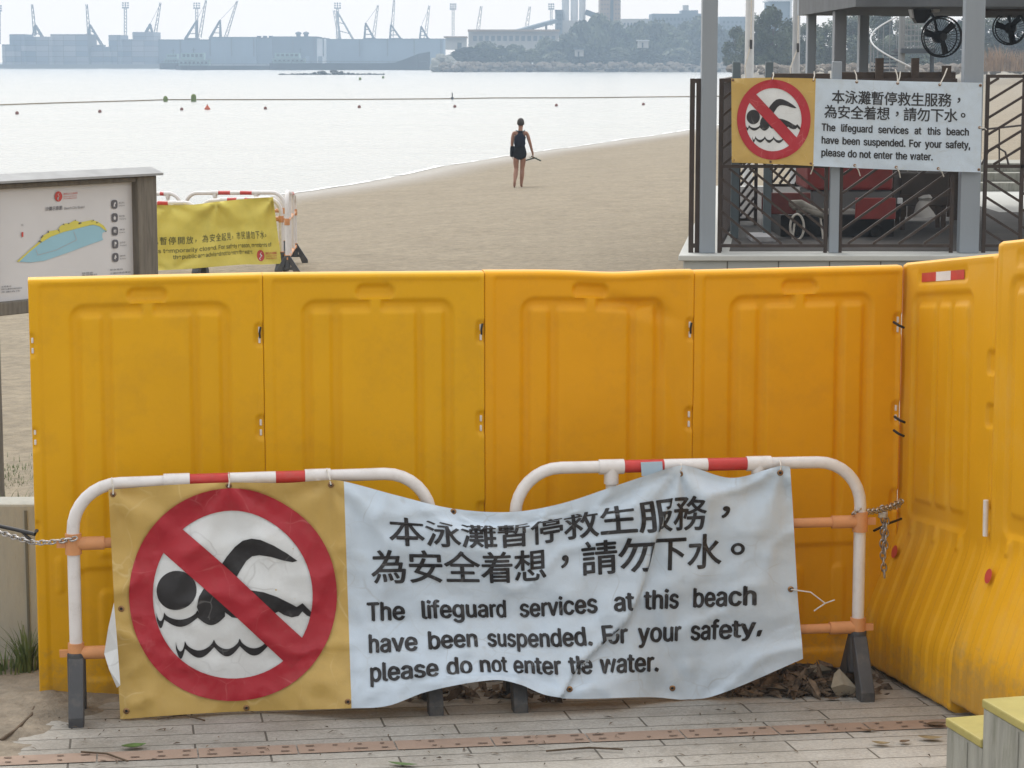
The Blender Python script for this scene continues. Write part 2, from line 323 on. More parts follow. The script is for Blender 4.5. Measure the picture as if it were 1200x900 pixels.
def sand_mat():
    m = bpy.data.materials.new('beach sand'); m.use_nodes = True; t = m.node_tree; b = t.nodes['Principled BSDF']
    g = t.nodes.new('ShaderNodeNewGeometry'); s3 = t.nodes.new('ShaderNodeSeparateXYZ'); t.links.new(g.outputs['Position'], s3.inputs[0])
    def nz(sc, det=6, ro=0.6):
        n = t.nodes.new('ShaderNodeTexNoise'); n.inputs['Scale'].default_value = sc; n.inputs['Detail'].default_value = det; n.inputs['Roughness'].default_value = ro
        t.links.new(g.outputs['Position'], n.inputs['Vector']); return n
    n1 = nz(0.9, 7, .7); n2 = nz(7, 8, 0.75)
    r1 = t.nodes.new('ShaderNodeValToRGB'); c = r1.color_ramp
    c.elements[0].position = .3; c.elements[0].color = (0.245, 0.204, 0.142, 1); c.elements[1].position = .7; c.elements[1].color = (0.305, 0.256, 0.182, 1)
    t.links.new(n1.outputs['Fac'], r1.inputs[0])
    r2 = t.nodes.new('ShaderNodeValToRGB'); c = r2.color_ramp
    c.elements[0].position = .32; c.elements[0].color = (0.66, 0.66, 0.67, 1); c.elements[1].position = .66; c.elements[1].color = (1.14, 1.14, 1.13, 1)
    t.links.new(n2.outputs['Fac'], r2.inputs[0])
    mul = t.nodes.new('ShaderNodeMix'); mul.data_type = 'RGBA'; mul.blend_type = 'MULTIPLY'; mul.inputs[0].default_value = 1
    t.links.new(r1.outputs[0], mul.inputs[6]); t.links.new(r2.outputs[0], mul.inputs[7])
    wet = t.nodes.new('ShaderNodeMapRange'); wet.inputs[1].default_value = -0.475; wet.inputs[2].default_value = -0.40; wet.inputs[3].default_value = 1; wet.inputs[4].default_value = 0
    t.links.new(s3.outputs['Z'], wet.inputs[0])
    wm = t.nodes.new('ShaderNodeMix'); wm.data_type = 'RGBA'; t.links.new(wet.outputs[0], wm.inputs[0]); t.links.new(mul.outputs[2], wm.inputs[6]); wm.inputs[7].default_value = (0.16, 0.135, 0.10, 1)
    t.links.new(wm.outputs[2], b.inputs['Base Color'])
    ro = t.nodes.new('ShaderNodeMapRange'); ro.inputs[3].default_value = 0.95; ro.inputs[4].default_value = 0.35; t.links.new(wet.outputs[0], ro.inputs[0]); t.links.new(ro.outputs[0], b.inputs['Roughness'])
    n3 = nz(3.2, 7, 0.65); bn = t.nodes.new('ShaderNodeBump'); bn.inputs['Distance'].default_value = 0.10; bn.inputs['Strength'].default_value = 0.9
    t.links.new(n3.outputs['Fac'], bn.inputs['Height']); t.links.new(bn.outputs[0], b.inputs['Normal'])
    return m
mb = MB(); mb.v = [Vector(p) for p in vs]; mb.f = fs
struct(mb.build('sand_ground', sand_mat(), smooth=180))

def water_mat():
    m = bpy.data.materials.new('sea water'); m.use_nodes = True; t = m.node_tree; b = t.nodes['Principled BSDF']
    b.inputs['Base Color'].default_value = (0.24, 0.26, 0.255, 1); b.inputs['Roughness'].default_value = 0.22; b.inputs['IOR'].default_value = 1.33
    b.inputs['Specular IOR Level'].default_value = 0.6
    g = t.nodes.new('ShaderNodeNewGeometry'); mp = t.nodes.new('ShaderNodeMapping'); mp.inputs['Scale'].default_value = (0.35, 1.0, 1); t.links.new(g.outputs['Position'], mp.inputs[0])
    n = t.nodes.new('ShaderNodeTexNoise'); n.inputs['Scale'].default_value = 0.9; n.inputs['Detail'].default_value = 5; n.inputs['Roughness'].default_value = 0.6; t.links.new(mp.outputs[0], n.inputs['Vector'])
    n2 = t.nodes.new('ShaderNodeTexNoise'); n2.inputs['Scale'].default_value = 0.05; n2.inputs['Detail'].default_value = 4; t.links.new(mp.outputs[0], n2.inputs['Vector'])
    ad = t.nodes.new('ShaderNodeMath'); ad.operation = 'MULTIPLY_ADD'; t.links.new(n2.outputs['Fac'], ad.inputs[0]); ad.inputs[1].default_value = 5.0; t.links.new(n.outputs['Fac'], ad.inputs[2])
    bn = t.nodes.new('ShaderNodeBump'); bn.inputs['Distance'].default_value = 0.19; bn.inputs['Strength'].default_value = 1.0
    t.links.new(ad.outputs[0], bn.inputs['Height']); t.links.new(bn.outputs[0], b.inputs['Normal'])
    return m
mb = MB(); mb.add([(-6000, -60, SEA), (6000, -60, SEA), (6000, 8000, SEA), (-6000, 8000, SEA)], [(0, 1, 2, 3)])
struct(mb.build('sea', water_mat()))
# thin line of foam lapping the sand
mb = MB(); fo = []
yy = 30.0
while yy < 170:
    # find the waterline by walking across the sand
    x = shore_x(yy) - 3
    while sand_z(x, yy) < SEA and x < shore_x(yy) + 5: x += 0.03
    fo.append((x, yy)); yy += 0.45
for i, (x, yy) in enumerate(fo):
    wdt = 0.04 + 0.08 * abs(fbm(x * 0.9, yy * 0.9, 2)); k = 0.25 * fbm(yy * 0.4, 0, 5)
    mb.v += [Vector((x - 0.12 - wdt - k, yy, SEA + 0.002)), Vector((x - 0.05 - k, yy, SEA + 0.006)), Vector((x + 0.06 - k * 0.4, yy, SEA + 0.012))]
    if i and fbm(yy * 0.35, 1, 8) > -0.22: o = 3 * i; mb.f += [(o - 3, o - 2, o + 1, o), (o - 2, o - 1, o + 2, o + 1)]
o = mb.build('shore_foam', mat('foam', (0.80, 0.81, 0.80), 0.8, 0.1, 3), smooth=180); o['kind'] = 'stuff'

PANG = R(9.3)                                 # the paving courses and the barrier row run at this angle
def paving_mat():
    m = bpy.data.materials.new('stone paving'); m.use_nodes = True; t = m.node_tree; b = t.nodes['Principled BSDF']
    g = t.nodes.new('ShaderNodeNewGeometry'); mp = t.nodes.new('ShaderNodeMapping'); mp.inputs['Rotation'].default_value = (0, 0, -PANG); t.links.new(g.outputs['Position'], mp.inputs[0])
    mp.inputs['Location'].default_value = (0.3, 0.062, 0)
    br = t.nodes.new('ShaderNodeTexBrick'); br.inputs['Scale'].default_value = 1.0; br.inputs['Brick Width'].default_value = 0.8; br.inputs['Row Height'].default_value = 0.17
    br.inputs['Mortar Size'].default_value = 0.0045; br.inputs['Mortar Smooth'].default_value = 0.2; br.offset = 0.37; br.inputs['Bias'].default_value = 0
    br.inputs['Color1'].default_value = (0.335, 0.32, 0.295, 1); br.inputs['Color2'].default_value = (0.385, 0.37, 0.34, 1); br.inputs['Mortar'].default_value = (0.11, 0.10, 0.085, 1)
    t.links.new(mp.outputs[0], br.inputs['Vector'])
    def nz(sc, det=8, ro=0.7):
        n = t.nodes.new('ShaderNodeTexNoise'); n.inputs['Scale'].default_value = sc; n.inputs['Detail'].default_value = det; n.inputs['Roughness'].default_value = ro
        t.links.new(g.outputs['Position'], n.inputs['Vector']); return n
    n1 = nz(1.6); n2 = nz(70, 3)
    r1 = t.nodes.new('ShaderNodeValToRGB'); c = r1.color_ramp; c.elements[0].position = .35; c.elements[0].color = (.68, .66, .62, 1); c.elements[1].position = .6; c.elements[1].color = (1.05, 1.05, 1.05, 1); t.links.new(n1.outputs['Fac'], r1.inputs[0])
    r2 = t.nodes.new('ShaderNodeValToRGB'); c = r2.color_ramp; c.elements[0].position = .3; c.elements[0].color = (.78, .78, .78, 1); c.elements[1].position = .7; c.elements[1].color = (1.15, 1.15, 1.15, 1); t.links.new(n2.outputs['Fac'], r2.inputs[0])
    a = t.nodes.new('ShaderNodeMix'); a.data_type = 'RGBA'; a.blend_type = 'MULTIPLY'; a.inputs[0].default_value = 1; t.links.new(br.outputs[0], a.inputs[6]); t.links.new(r1.outputs[0], a.inputs[7])
    a2 = t.nodes.new('ShaderNodeMix'); a2.data_type = 'RGBA'; a2.blend_type = 'MULTIPLY'; a2.inputs[0].default_value = 1; t.links.new(a.outputs[2], a2.inputs[6]); t.links.new(r2.outputs[0], a2.inputs[7])
    t.links.new(a2.outputs[2], b.inputs['Base Color']); b.inputs['Roughness'].default_value = 0.8
    bn = t.nodes.new('ShaderNodeBump'); bn.invert = True; bn.inputs['Distance'].default_value = 0.006; t.links.new(br.outputs['Fac'], bn.inputs['Height'])
    bn2 = t.nodes.new('ShaderNodeBump'); bn2.inputs['Distance'].default_value = 0.0015; t.links.new(n2.outputs['Fac'], bn2.inputs['Height']); t.links.new(bn.outputs[0], bn2.inputs['Normal'])
    t.links.new(bn2.outputs[0], b.inputs['Normal'])
    return m
mb = MB()
pv = [-4, 0, 4, 7, 8, 9, 10, 10.6, 10.95]
for yy in pv:
    for x in (-5, 5): mb.v.append(Vector((x, yy, paving_z(yy))))
for i in range(len(pv) - 1): mb.f.append((2 * i, 2 * i + 1, 2 * i + 3, 2 * i + 2))
struct(mb.build('paving', paving_mat()))
# terracotta strip with pressed marks
pd, pn = Vector((math.cos(PANG), math.sin(PANG), 0)), Vector((-math.sin(PANG), math.cos(PANG), 0))
sc0 = Vector((-0.87, 9.10, 0))
mb = MB(); mk = MB(); jn = MB()
def on_pave(p, dz): return Vector((p.x, p.y, paving_z(p.y) + dz))
SWD = 0.15; TL_ = 0.40; rnd = random.Random(3)
for k in range(-8, 12):
    a = sc0 + pd * (k * TL_ + 0.003); b = sc0 + pd * ((k + 1) * TL_ - 0.003)
    q = [a - pn * SWD / 2, b - pn * SWD / 2, b + pn * SWD / 2, a + pn * SWD / 2]
    mb.add([on_pave(p, 0.004) for p in q], [(0, 1, 2, 3)])
    for i in range(4):
        for j in range(2):
            if rnd.random() < 0.25: continue
            c = a + pd * (0.05 + 0.1 * i + rnd.uniform(-.004, .004)) + pn * (-0.035 + 0.07 * j); lw = rnd.uniform(0.008, 0.02) * (1.6 if rnd.random() < .12 else 1); lh = 0.006
            mk.add([on_pave(p, 0.008) for p in (c - pd * lw - pn * lh, c + pd * lw - pn * lh, c + pd * lw + pn * lh, c - pd * lw + pn * lh)], [(0, 1, 2, 3)])
st = mb.build('paving_strip', mat('terracotta', (0.31, 0.225, 0.175), 0.8, 0.18, 5, 0.001, 80, dirt=(0.16, 0.12, 0.09), dirt_amt=0.6, dscale=5)); struct(st)
mk.build('pressed_marks', mat('dark pressing', (0.11, 0.075, 0.055), 0.9, 0.3, 20), st)

# ------------------------------------------------------------------ water filled barriers
def sdbox(x, z, cx, cz, hx, hz, r):
    dx, dz = abs(x - cx) - hx + r, abs(z - cz) - hz + r
    return math.hypot(max(dx, 0), max(dz, 0)) + min(max(dx, dz), 0) - r
def rec(x, z, x0, x1, z0, z1, r, d, soft=0.014):
    s = sdbox(x, z, (x0 + x1) / 2, (z0 + z1) / 2, (x1 - x0) / 2, (z1 - z0) / 2, r)
    return d * (1 - sm(-soft / 2, soft / 2, s))
H = 1.90
def relief_flat(x, z, seed, dent):
    d = rec(x, z, 0.045, 0.985, -0.3, H - 0.030, 0.012, 0.008, 0.012)
    d += rec(x, z, 0.42, 0.585, H - 0.112, H - 0.055, 0.028, 0.020, 0.016)
    fade = sm(0.66, 0.86, z)
    ch = rec(x, z, 0.175, 0.855, -0.5, H - 0.125, 0.06, 1.0, 0.022)
    for a, b in ((0.215, 0.302), (0.345, 0.685), (0.72, 0.812)):
        ch *= 1 - rec(x, z, a, b, -0.6, H - 0.168, 0.018, 1.0, 0.020)
    ch *= 1 - rec(x, z, 0.478, 0.532, H - 0.19, H - 0.08, 0.01, 1.0, 0.016)
    d += 0.016 * ch * lerp(0.25, 1, fade)
    # lower recess with ribs
    lo = rec(x, z, 0.16, 0.86, 0.10, 0.60, 0.07, 1.0, 0.022)
    for c in (0.30, 0.51, 0.72): lo *= 1 - 0.8 * rec(x, z, c - 0.03, c + 0.03, 0.16, 0.50, 0.028, 1.0, 0.02)
    d += 0.010 * lo
    d -= rec(x, z, 0.085, 0.115, 0.50, 0.66, 0.014, 0.006, 0.012) + rec(x, z, 0.27, 0.33, 0.655, 0.685, 0.014, 0.005, 0.012)
    for zt in (0.22, 0.635, 1.05):
        d += rec(x, z, 0.965, 1.02, H - zt - 0.10, H - zt, 0.018, 0.011, 0.012)
        if seed == 0: d += rec(x, z, -0.02, 0.024, H - zt - 0.12, H - zt - 0.025, 0.015, 0.012, 0.012)
    d += 0.0035 * fbm(x * 2.3 + seed * 9, z * 1.6, seed)
    if dent:
        s_ = (x - 0.60) * 0.75 + (z - (H - 0.10)) * 1.0
        a = max(0.0, 1 - abs((x - 0.72) / 0.26)) * math.exp(-((z - (H - 0.13) + (x - 0.62) * 0.30) / 0.035) ** 2)
        d += 0.020 * a
        c = abs(x - (0.84 + 0.12 * sm(H - 0.2, H - 0.9, z)))
        d += 0.012 * math.exp(-(c / 0.035) ** 2) * sm(H - 1.1, H - 0.5, z) * sm(H - 0.08, H - 0.2, z)
    return d
def flare(z):
    def sp(t, k=0.022): return k * math.log1p(math.exp(max(-30, min(30, t / k))))
    return 0.168 * (sp(0.68 - z) - sp(0.24 - z)) / 0.44
def relief_flared(x, z, seed, dent):
    d = rec(x, z, 0.03, 0.97, -0.3, H - 0.022, 0.02, 0.004, 0.012)
    d += rec(x, z, 0.17, 0.70, H - 0.105, H - 0.045, 0.015, 0.006, 0.01)
    ch = rec(x, z, 0.12, 0.76, 0.72, H - 0.15, 0.05, 1.0, 0.024)
    for a, b in ((0.17, 0.36), (0.40, 0.52), (0.56, 0.71)):
        ch *= 1 - 0.85 * rec(x, z, a, b, 0.80, H - 0.20, 0.025, 1.0, 0.024)
    d += 0.013 * ch
    d -= flare(z)
    lo = sm(0.74, 0.62, z)
    rib = 0.5 + 0.5 * math.cos(2 * math.pi * (x - 0.06) / 0.128)
    d += 0.009 * (sm(0.35, 0.65, 1 - rib)) * lo * (0.45 + 0.55 * sm(0.02, 0.30, z))
    for c in (0.19, 0.45, 0.70): d -= rec(x, z, c - 0.02, c + 0.02, 0.64, 0.70, 0.018, 0.010, 0.014)
    for zt in (0.40, 0.62, 1.05):
        d += rec(x, z, 0.92, 1.02, H - zt - 0.09, H - zt, 0.02, 0.014, 0.014)
    d += 0.003 * fbm(x * 2.0 + seed * 9, z * 1.5, seed)
    return d
def barrier_mesh(fn, m, seed, dent=False, warp=None):
    nx, nz = 118, 176; r = 0.022; th = 0.10
    me_v, me_f = [], []
    xs = [i / nx for i in range(nx + 1)]; xs[1:1] = [0.002, 0.005]; xs[-1:-1] = [0.995, 0.998]; nx = len(xs) - 1; zs = [H * j / nz for j in range(nz + 1)]
    for z in zs:
        for x in xs:
            dr = 0.0
            for e, q in ((min(x, 1 - x), 0.0045), (min(H - z, z), r)):
                if e < q: dr = max(dr, q - math.sqrt(max(0, q * q - (q - e) ** 2)))
            # corner rounding of the outline, top corners only
            d = fn(x, z, seed, dent)
            me_v.append(Vector((x, -th / 2 + d + dr, z)))
    for j in range(nz):
        for i in range(nx):
            a = j * (nx + 1) + i; me_f.append((a, a + 1, a + nx + 2, a + nx + 1))
    ring = [i for i in range(nx + 1)] + [(j) * (nx + 1) + nx for j in range(1, nz + 1)] + [nz * (nx + 1) + i for i in range(nx - 1, -1, -1)] + [j * (nx + 1) for j in range(nz - 1, 0, -1)]
    o = len(me_v)
    for k in ring:
        p = me_v[k]; me_v.append(Vector((p.x, max(p.y + 0.02, th / 2 - 0.012), p.z)))
    o2 = len(me_v)
    for k in ring:
        p = me_v[k]; me_v.append(Vector((lerp(p.x, .5, .012), th / 2, lerp(p.z, H / 2, .008))))
    n = len(ring)
    for k in range(n):
        k2 = (k + 1) % n
        me_f.append((ring[k], o + k, o + k2, ring[k2])); me_f.append((o + k, o2 + k, o2 + k2, o + k2))
    me_f.append(tuple(o2 + k for k in range(n)))
    if warp: me_v = [warp(p) for p in me_v]
    b = MB(); b.v = me_v; b.f = me_f
    return b
def ground_at(p): return paving_z(p.y)
row = [(30, 327, 10.02), (305.5, 321, 10.20), (566, 319, 10.37), (812, 318, 10.54), (1057, 312, 10.70)]
ROW_LBL = ['yellow plastic water barrier at the left end of the row behind the swimmer banner',
           'yellow plastic water barrier second from left beside the orange tinted ones',
           'orange yellow plastic water barrier with a dented top right corner',
           'orange yellow plastic water barrier in front of the pavilion plinth']
for k in range(4):
    a = P(*row[k]); b = P(*row[k + 1]); wdt = (b.xy - a.xy).length - 0.0015
    rz = math.atan2(b.y - a.y, b.x - a.x)
    zt = a.z + (0.0 if k != 2 else 0.004)
    sc = wdt
    t = thing('water_barrier', ROW_LBL[k], 'barrier', (a.x, a.y + 0.05, zt - H), 'yellow plastic water barriers', rz)
    def wp(p, sc=sc, k=k, dz=(b.z - a.z)):
        q = Vector((p.x * sc, p.y, p.z + (dz * p.x if p.z > 0.3 else 0)))
        if k == 2: q.z -= 0.012 * math.exp(-((p.x - 0.62) / 0.2) ** 2) * sm(1.5, 1.9, p.z)
        return q
    bm_ = barrier_mesh(relief_flat, None, k * 1.7, dent=(k == 2), warp=wp)
    body = bm_.build('barrier_body', 'yel_a' if k < 2 else 'yel_b', t, smooth=50, origin=(0, 0, 0))
    rn = random.Random(k)
    for zt_ in (0.22, 0.635):
        for q in (0.030, 0.075):
            slit = MB().box((0.984 * sc, -0.036, H - zt_ - q + (b.z - a.z)), (0.010, 0.012, 0.028))  # white piece painted in for light showing through the slot
            slit.build('bright_slot_pin', 'white_pl', t, origin=(0, 0, 0), bevel=0.003)
    for zt_ in (0.27, 0.675):
        for q in (0.0, 0.045):
            if k == 0: MB().box((0.012, -0.036, H - zt_ - q), (0.010, 0.012, 0.024)).build('bright_slot_pin', 'white_pl', t, origin=(0, 0, 0), bevel=0.003)  # same painted light in the slots of the left end
    if k > 0:
        MB().tube([(-0.016, -0.052, H - 0.285), (-0.018, -0.056, H - 0.262), (-0.012, -0.052, H - 0.235)], 0.005, 6).build('cable_tie', 'black', t, smooth=60, origin=(0, 0, 0))
# zip ties where the row meets the angled barriers
aR, bR = P(1058, 308, 10.75), P(1168, 290, 9.79)
dR = Vector((bR.x - aR.x, bR.y - aR.y, 0)).normalized()
for k in range(2):
    a = aR + dR * (1.012 * k) if k == 0 else P(1170, 283, 9.77)
    rz = math.atan2(dR.y, dR.x)
    base = a.z - H
    t = thing('water_barrier', ['faded yellow flared barrier with red and white sticker, angled beside the row',
                                'faded yellow flared barrier cut off by the right edge of the photo'][k], 'barrier', (a.x, a.y, base), 'yellow plastic water barriers', rz)
    def wp(p, k=k):
        q = Vector(p); s_ = p.x
        q.z = p.z * (1 + 0.050 * s_) + 0.03 * s_ - (0.10 * (1 - p.z / H) if k else 0)
        q.y = p.y + 0.05
        return q
    barrier_mesh(relief_flared, None, 11 + k * 3, warp=wp).build('barrier_body', 'yel_c', t, smooth=50, origin=(0, 0, 0))
    def fp(x, z, off=0.003): 
        return wp(Vector((x, -0.05 + relief_flared(x, z, 11 + k * 3, False) - off, z)))
    if k == 0: spans = [(0.20, 0.36, 'red_tape'), (0.36, 0.52, 'white_tape'), (0.52, 0.66, 'red_tape')]
    else: spans = [(0.25, 0.42, 'white_tape'), (0.42, 0.58, 'red_tape'), (0.58, 0.75, 'white_tape')]
    stk = None
    for (x0, x1, mm) in spans:
        s_ = MB(); n_ = 5
        for i in range(n_ + 1):
            x = lerp(x0, x1, i / n_); s_.v += [fp(x, H - 0.096), fp(x, H - 0.055)]
            if i: o = 2 * i; s_.f.append((o - 2, o, o + 1, o - 1))
        s_.build('reflective_sticker', mm, t, origin=(0, 0, 0))
    d_ = MB(); c = fp(0.115, 0.55, 0.004); pts = [fp(0.115 + 0.030 * math.cos(q * math.pi / 8), 0.55 + 0.030 * math.sin(q * math.pi / 8), 0.005) for q in range(16)]
    ym = min(p.y for p in pts + [c]) - 0.002
    for p in pts + [c]: p.y = ym + (p.z - c.z) * 0.25
    d_.add([c] + pts, [(0, i + 1, (i + 1) % 16 + 1) for i in range(16)]); d_.build('reflector_dot', 'map_red', t, origin=(0, 0, 0))
    for zz in (0.74, ):
        MB().tube([wp(Vector((1.0, -0.07, zz))), wp(Vector((1.0, -0.072, zz + 0.15)))], 0.012, 8).build('bright_slot_pin', 'white_pl', t, smooth=60, origin=(0, 0, 0))
for (u_, v_) in ((1053, 381), (1054, 492), (1053, 508)):
    p = P(u_, v_, 10.62)
    o = MB().tube([p + Vector((-0.02, 0.02, 0.012)), p + Vector((0, -0.02, 0.0)), p + Vector((0.025, 0.0, -0.012))], 0.006, 6).build('cable_tie', 'black', smooth=60, origin=p)
    tag(o, {381: 'uppermost black cable tie joining the row to the angled barrier', 492: 'middle black cable tie in the gap beside the angled barrier', 508: 'lower black cable tie just under another in the gap'}[v_], 'cable tie', 'cable ties at the barrier gap')

# ------------------------------------------------------------------ hand barriers (white pipe)
def hb_line(px):      # distance of the hand barrier row at photo column px
    return lerp(9.66, 10.14, (px - 85) / (1005 - 85.0))
def arc_path(pl, pr, top_l, top_r, rad, zb):
    """posts pl / pr (Vectors at ground), rounded top"""
    x = (pr - pl); x.z = 0; x.normalize()
    zl, zr = top_l, top_r
    pts = [Vector((pl.x, pl.y, zb[0])), Vector((pl.x, pl.y, zl - rad))]
    for i in range(1, 9):
        a = i / 8 * math.pi / 2; c = pl + x * rad
        q = c - x * rad * math.cos(a); pts.append(Vector((q.x, q.y, zl - rad + rad * math.sin(a))))
    for i in range(0, 9):
        a = i / 8 * math.pi / 2; c = pr - x * rad
        q = c + x * rad * math.sin(a); pts.append(Vector((q.x, q.y, zr - rad + rad * math.cos(a))))
    pts.append(Vector((pr.x, pr.y, zb[1])))
    return pts, x
def hand_barrier(label, pl, pr, ztl, ztr, rails, tees, tape, group, foot=True, r=0.027, rail_mat='orange_pl', rad=0.20):
    gl, gr = paving_z(pl.y) if pl.y < 12 else pl.z, paving_z(pr.y) if pr.y < 12 else pr.z
    root = thing('pipe_barrier', label, 'barrier', ((pl.x + pr.x) / 2, (pl.y + pr.y) / 2, min(gl, gr)), group)
    pts, x = arc_path(pl, pr, ztl, ztr, rad, (gl + 0.10, gr + 0.10))
    MB().tube(pts, r, 14).build('pipe_loop', 'white_pl', root, smooth=50)
    W = (pr.xy - pl.xy).length
    def at(s, z): q = pl + x * s; return Vector((q.x, q.y, z))
    for (zl, zr) in rails:
        rl = MB().tube([at(0.03, zl), at(W - 0.03, zr)], r * 0.82, 12).build('cross_rail', rail_mat, root, smooth=50)
        for s, z, sg in ((0, zl, 1), (W, zr, -1)):
            c = MB().tube([at(s, z - 0.045), at(s, z + 0.045)], r * 1.28, 14).tube([at(s, z), at(s + sg * 0.13, z)], r * 1.08, 12).box(at(s - sg * 0.045, z), (0.05, 0.018, 0.03), rz=math.atan2(x.y, x.x))
            c.build('pipe_clamp', rail_mat, root, smooth=50)
    zt = lambda s: lerp(ztl, ztr, s / W)
    for s in tees:
        tm = MB().tube([at(s - 0.055, zt(s - .055)), at(s + 0.055, zt(s + .055))], r * 1.22, 14).tube([at(s, zt(s)), at(s, zt(s) - 0.075)], r * 1.2, 14)
        tm.build('tee_fitting', 'white_pl', root, smooth=50)
        MB().tube([at(s, zt(s) - 0.05), at(s, gl + 0.1 if rails == [] else rails[0][0])], r * 0.9, 12).build('upright_pipe', 'white_pl', root, smooth=50)
    for a, b, mm in tape:
        MB().tube([at(a, zt(a)), at(b, zt(b))], r * 1.05, 14).build('tape_band', mm, root, smooth=50)
    if foot:
        y = Vector((-x.y, x.x, 0))
        for s, g in ((0, gl), (W, gr)):
            f = MB(); hw = 0.032
            for sg in (-1, 1):
                a0 = [at(s, g + 0.27) + y * (sg * 0.045) , at(s, g + 0.27) + y * (sg * 0.005), at(s, g + 0.0) + y * (sg * 0.10), at(s, g + 0.0) + y * (sg * 0.185), at(s, g + 0.05) + y * (sg * 0.185)]
                f.prism([p - x * hw for p in a0], x * (2 * hw))
            f.prism([at(s, g + 0.09) + y * -0.10 - x * 0.02, at(s, g + 0.09) + y * 0.10 - x * 0.02, at(s, g + 0.13) + y * 0.09 - x * 0.02, at(s, g + 0.13) - y * 0.09 - x * 0.02], x * 0.04)
            f.tube([at(s, g + 0.1), at(s, g + 0.29)], 0.040, 12)
            f.build('rubber_foot', 'grey_pl', root, bevel=0.006)
    return root
def hbp(px): q = P(px, 600, hb_line(px)); q.z = paving_z(q.y); return q
def zpx(px, v): return P(px, v, hb_line(px)).z
pl, pr = hbp(85), hbp(505)
hand_barrier('white pipe barrier with orange rails behind the yellow swimmer half of the banner', pl, pr, zpx(150, 566), zpx(460, 555), [(zpx(90, 765), zpx(500, 757)), (zpx(90, 637), zpx(500, 626))], [0.44, 1.04],
             [(0.49, 0.665, 'red_tape'), (0.665, 0.86, 'white_tape'), (0.86, 1.03, 'red_tape')], 'white pipe barriers carrying the front banner')
pl2, pr2 = hbp(604), hbp(1008)
def s2(px): return (hbp(px).xy - pl2.xy).length
hb2 = hand_barrier('white pipe barrier with orange rails behind the lettered white half of the banner', pl2, pr2, zpx(660, 548), zpx(960, 541.5), [(zpx(604, 750), zpx(1008, 735)), (zpx(604, 622), zpx(1008, 611))], [s2(716), s2(888)],
             [(s2(727), s2(777), 'red_tape'), (s2(777), s2(828), 'white_tape'), (s2(828), s2(877), 'red_tape')], 'white pipe barriers carrying the front banner')
q = [P(u, v, hb_line(u) - 0.034) for u, v in ((751, 542), (776, 541), (777, 556), (752, 558))]
MB().prism(q, (0, 0.006, 0)).build('label_plate', mat('plate blue', (0.42, 0.55, 0.66), 0.4, 0.05, 10), hb2)

# ------------------------------------------------------------------ text and banners
import os
def bundled(fn):                              # Blender's own interface fonts
    try: return bpy.data.fonts.load(os.path.join(bpy.utils.system_resource('DATAFILES', path='fonts'), fn))
    except Exception: return None
EN = bundled('Inter.woff2')
def text_tris(body, size=1.0, bold=0.0, res=4):
    """outline text as flat triangles: ([(x, y)], [faces]) plus bounds"""
    cu = bpy.data.curves.new('lettering', 'FONT'); cu.body = body; cu.size = size; cu.resolution_u = res; cu.offset = bold; cu.fill_mode = 'FRONT'
    if EN and body.isascii(): cu.font = EN
    ob = bpy.data.objects.new('lettering', cu); COL.objects.link(ob)
    dg = bpy.context.evaluated_depsgraph_get(); ev = ob.evaluated_get(dg); me = ev.to_mesh()
    vs = [(p.co.x, p.co.y) for p in me.vertices]; fs = [tuple(p.vertices) for p in me.polygons]
    ev.to_mesh_clear(); bpy.data.objects.remove(ob); bpy.data.curves.remove(cu)
    return vs, fs
def place_text(body, x0, x1, y, h, bold=0.0, ref=None, res=4):
    """2D geometry: fitted into x0..x1, baseline y, cap/ideograph height h (v grows downward)"""
    vs, fs = text_tris(body, 1.0, bold, res)
    if not vs: return [], []
    ax, bx = min(p[0] for p in vs), max(p[0] for p in vs)
    if ref is None: hh = max(p[1] for p in vs)
    else: hh = ref
    s = h / hh; sx = (x1 - x0) / (bx - ax) if x1 is not None else s
    return [(x0 + (p[0] - ax) * sx, y - p[1] * s) for p in vs], fs
def justified(line, x0, x1, y, h, bold, ref, full=True):
    ws = line.split(' '); geo = []; wid = []
    for w_ in ws:
        vs, fs = text_tris(w_, 1.0, bold); a = min(p[0] for p in vs); b = max(p[0] for p in vs); geo.append((vs, fs, a)); wid.append(b - a)
    s = h / ref; sx = s * 0.84
    gap = ((x1 - x0) - sum(wid) * sx) / max(1, len(ws) - 1)
    if gap < 0.012: sx = ((x1 - x0) - 0.05 * h * 4 * (len(ws) - 1)) / sum(wid); gap = 0.05 * h * 4
    V, Fc = [], []; x = x0
    for (vs, fs, a), wd in zip(geo, wid):
        o = len(V); V += [(x + (p[0] - a) * sx, y - p[1] * s) for p in vs]; Fc += [tuple(i + o for i in f) for f in fs]; x += wd * sx + gap
    return V, Fc
def cut_grid(V, Fc, step):
    bm = bmesh.new(); vv = [bm.verts.new((p[0], p[1], 0)) for p in V]
    for f in Fc:
        try: bm.faces.new([vv[i] for i in f])
        except ValueError: pass
    if not V: return bm
    for ax in (0, 1):
        lo, hi = min(p[ax] for p in V), max(p[ax] for p in V)
        k = math.floor(lo / step) + 1
        while k * step < hi:
            co = Vector((0, 0, 0)); co[ax] = k * step; no = Vector((0, 0, 0)); no[ax] = 1
            bmesh.ops.bisect_plane(bm, geom=bm.verts[:] + bm.edges[:] + bm.faces[:], dist=1e-6, plane_co=co, plane_no=no); k += 1
    bmesh.ops.triangulate(bm, faces=[f for f in bm.faces if len(f.verts) > 4])
    return bm
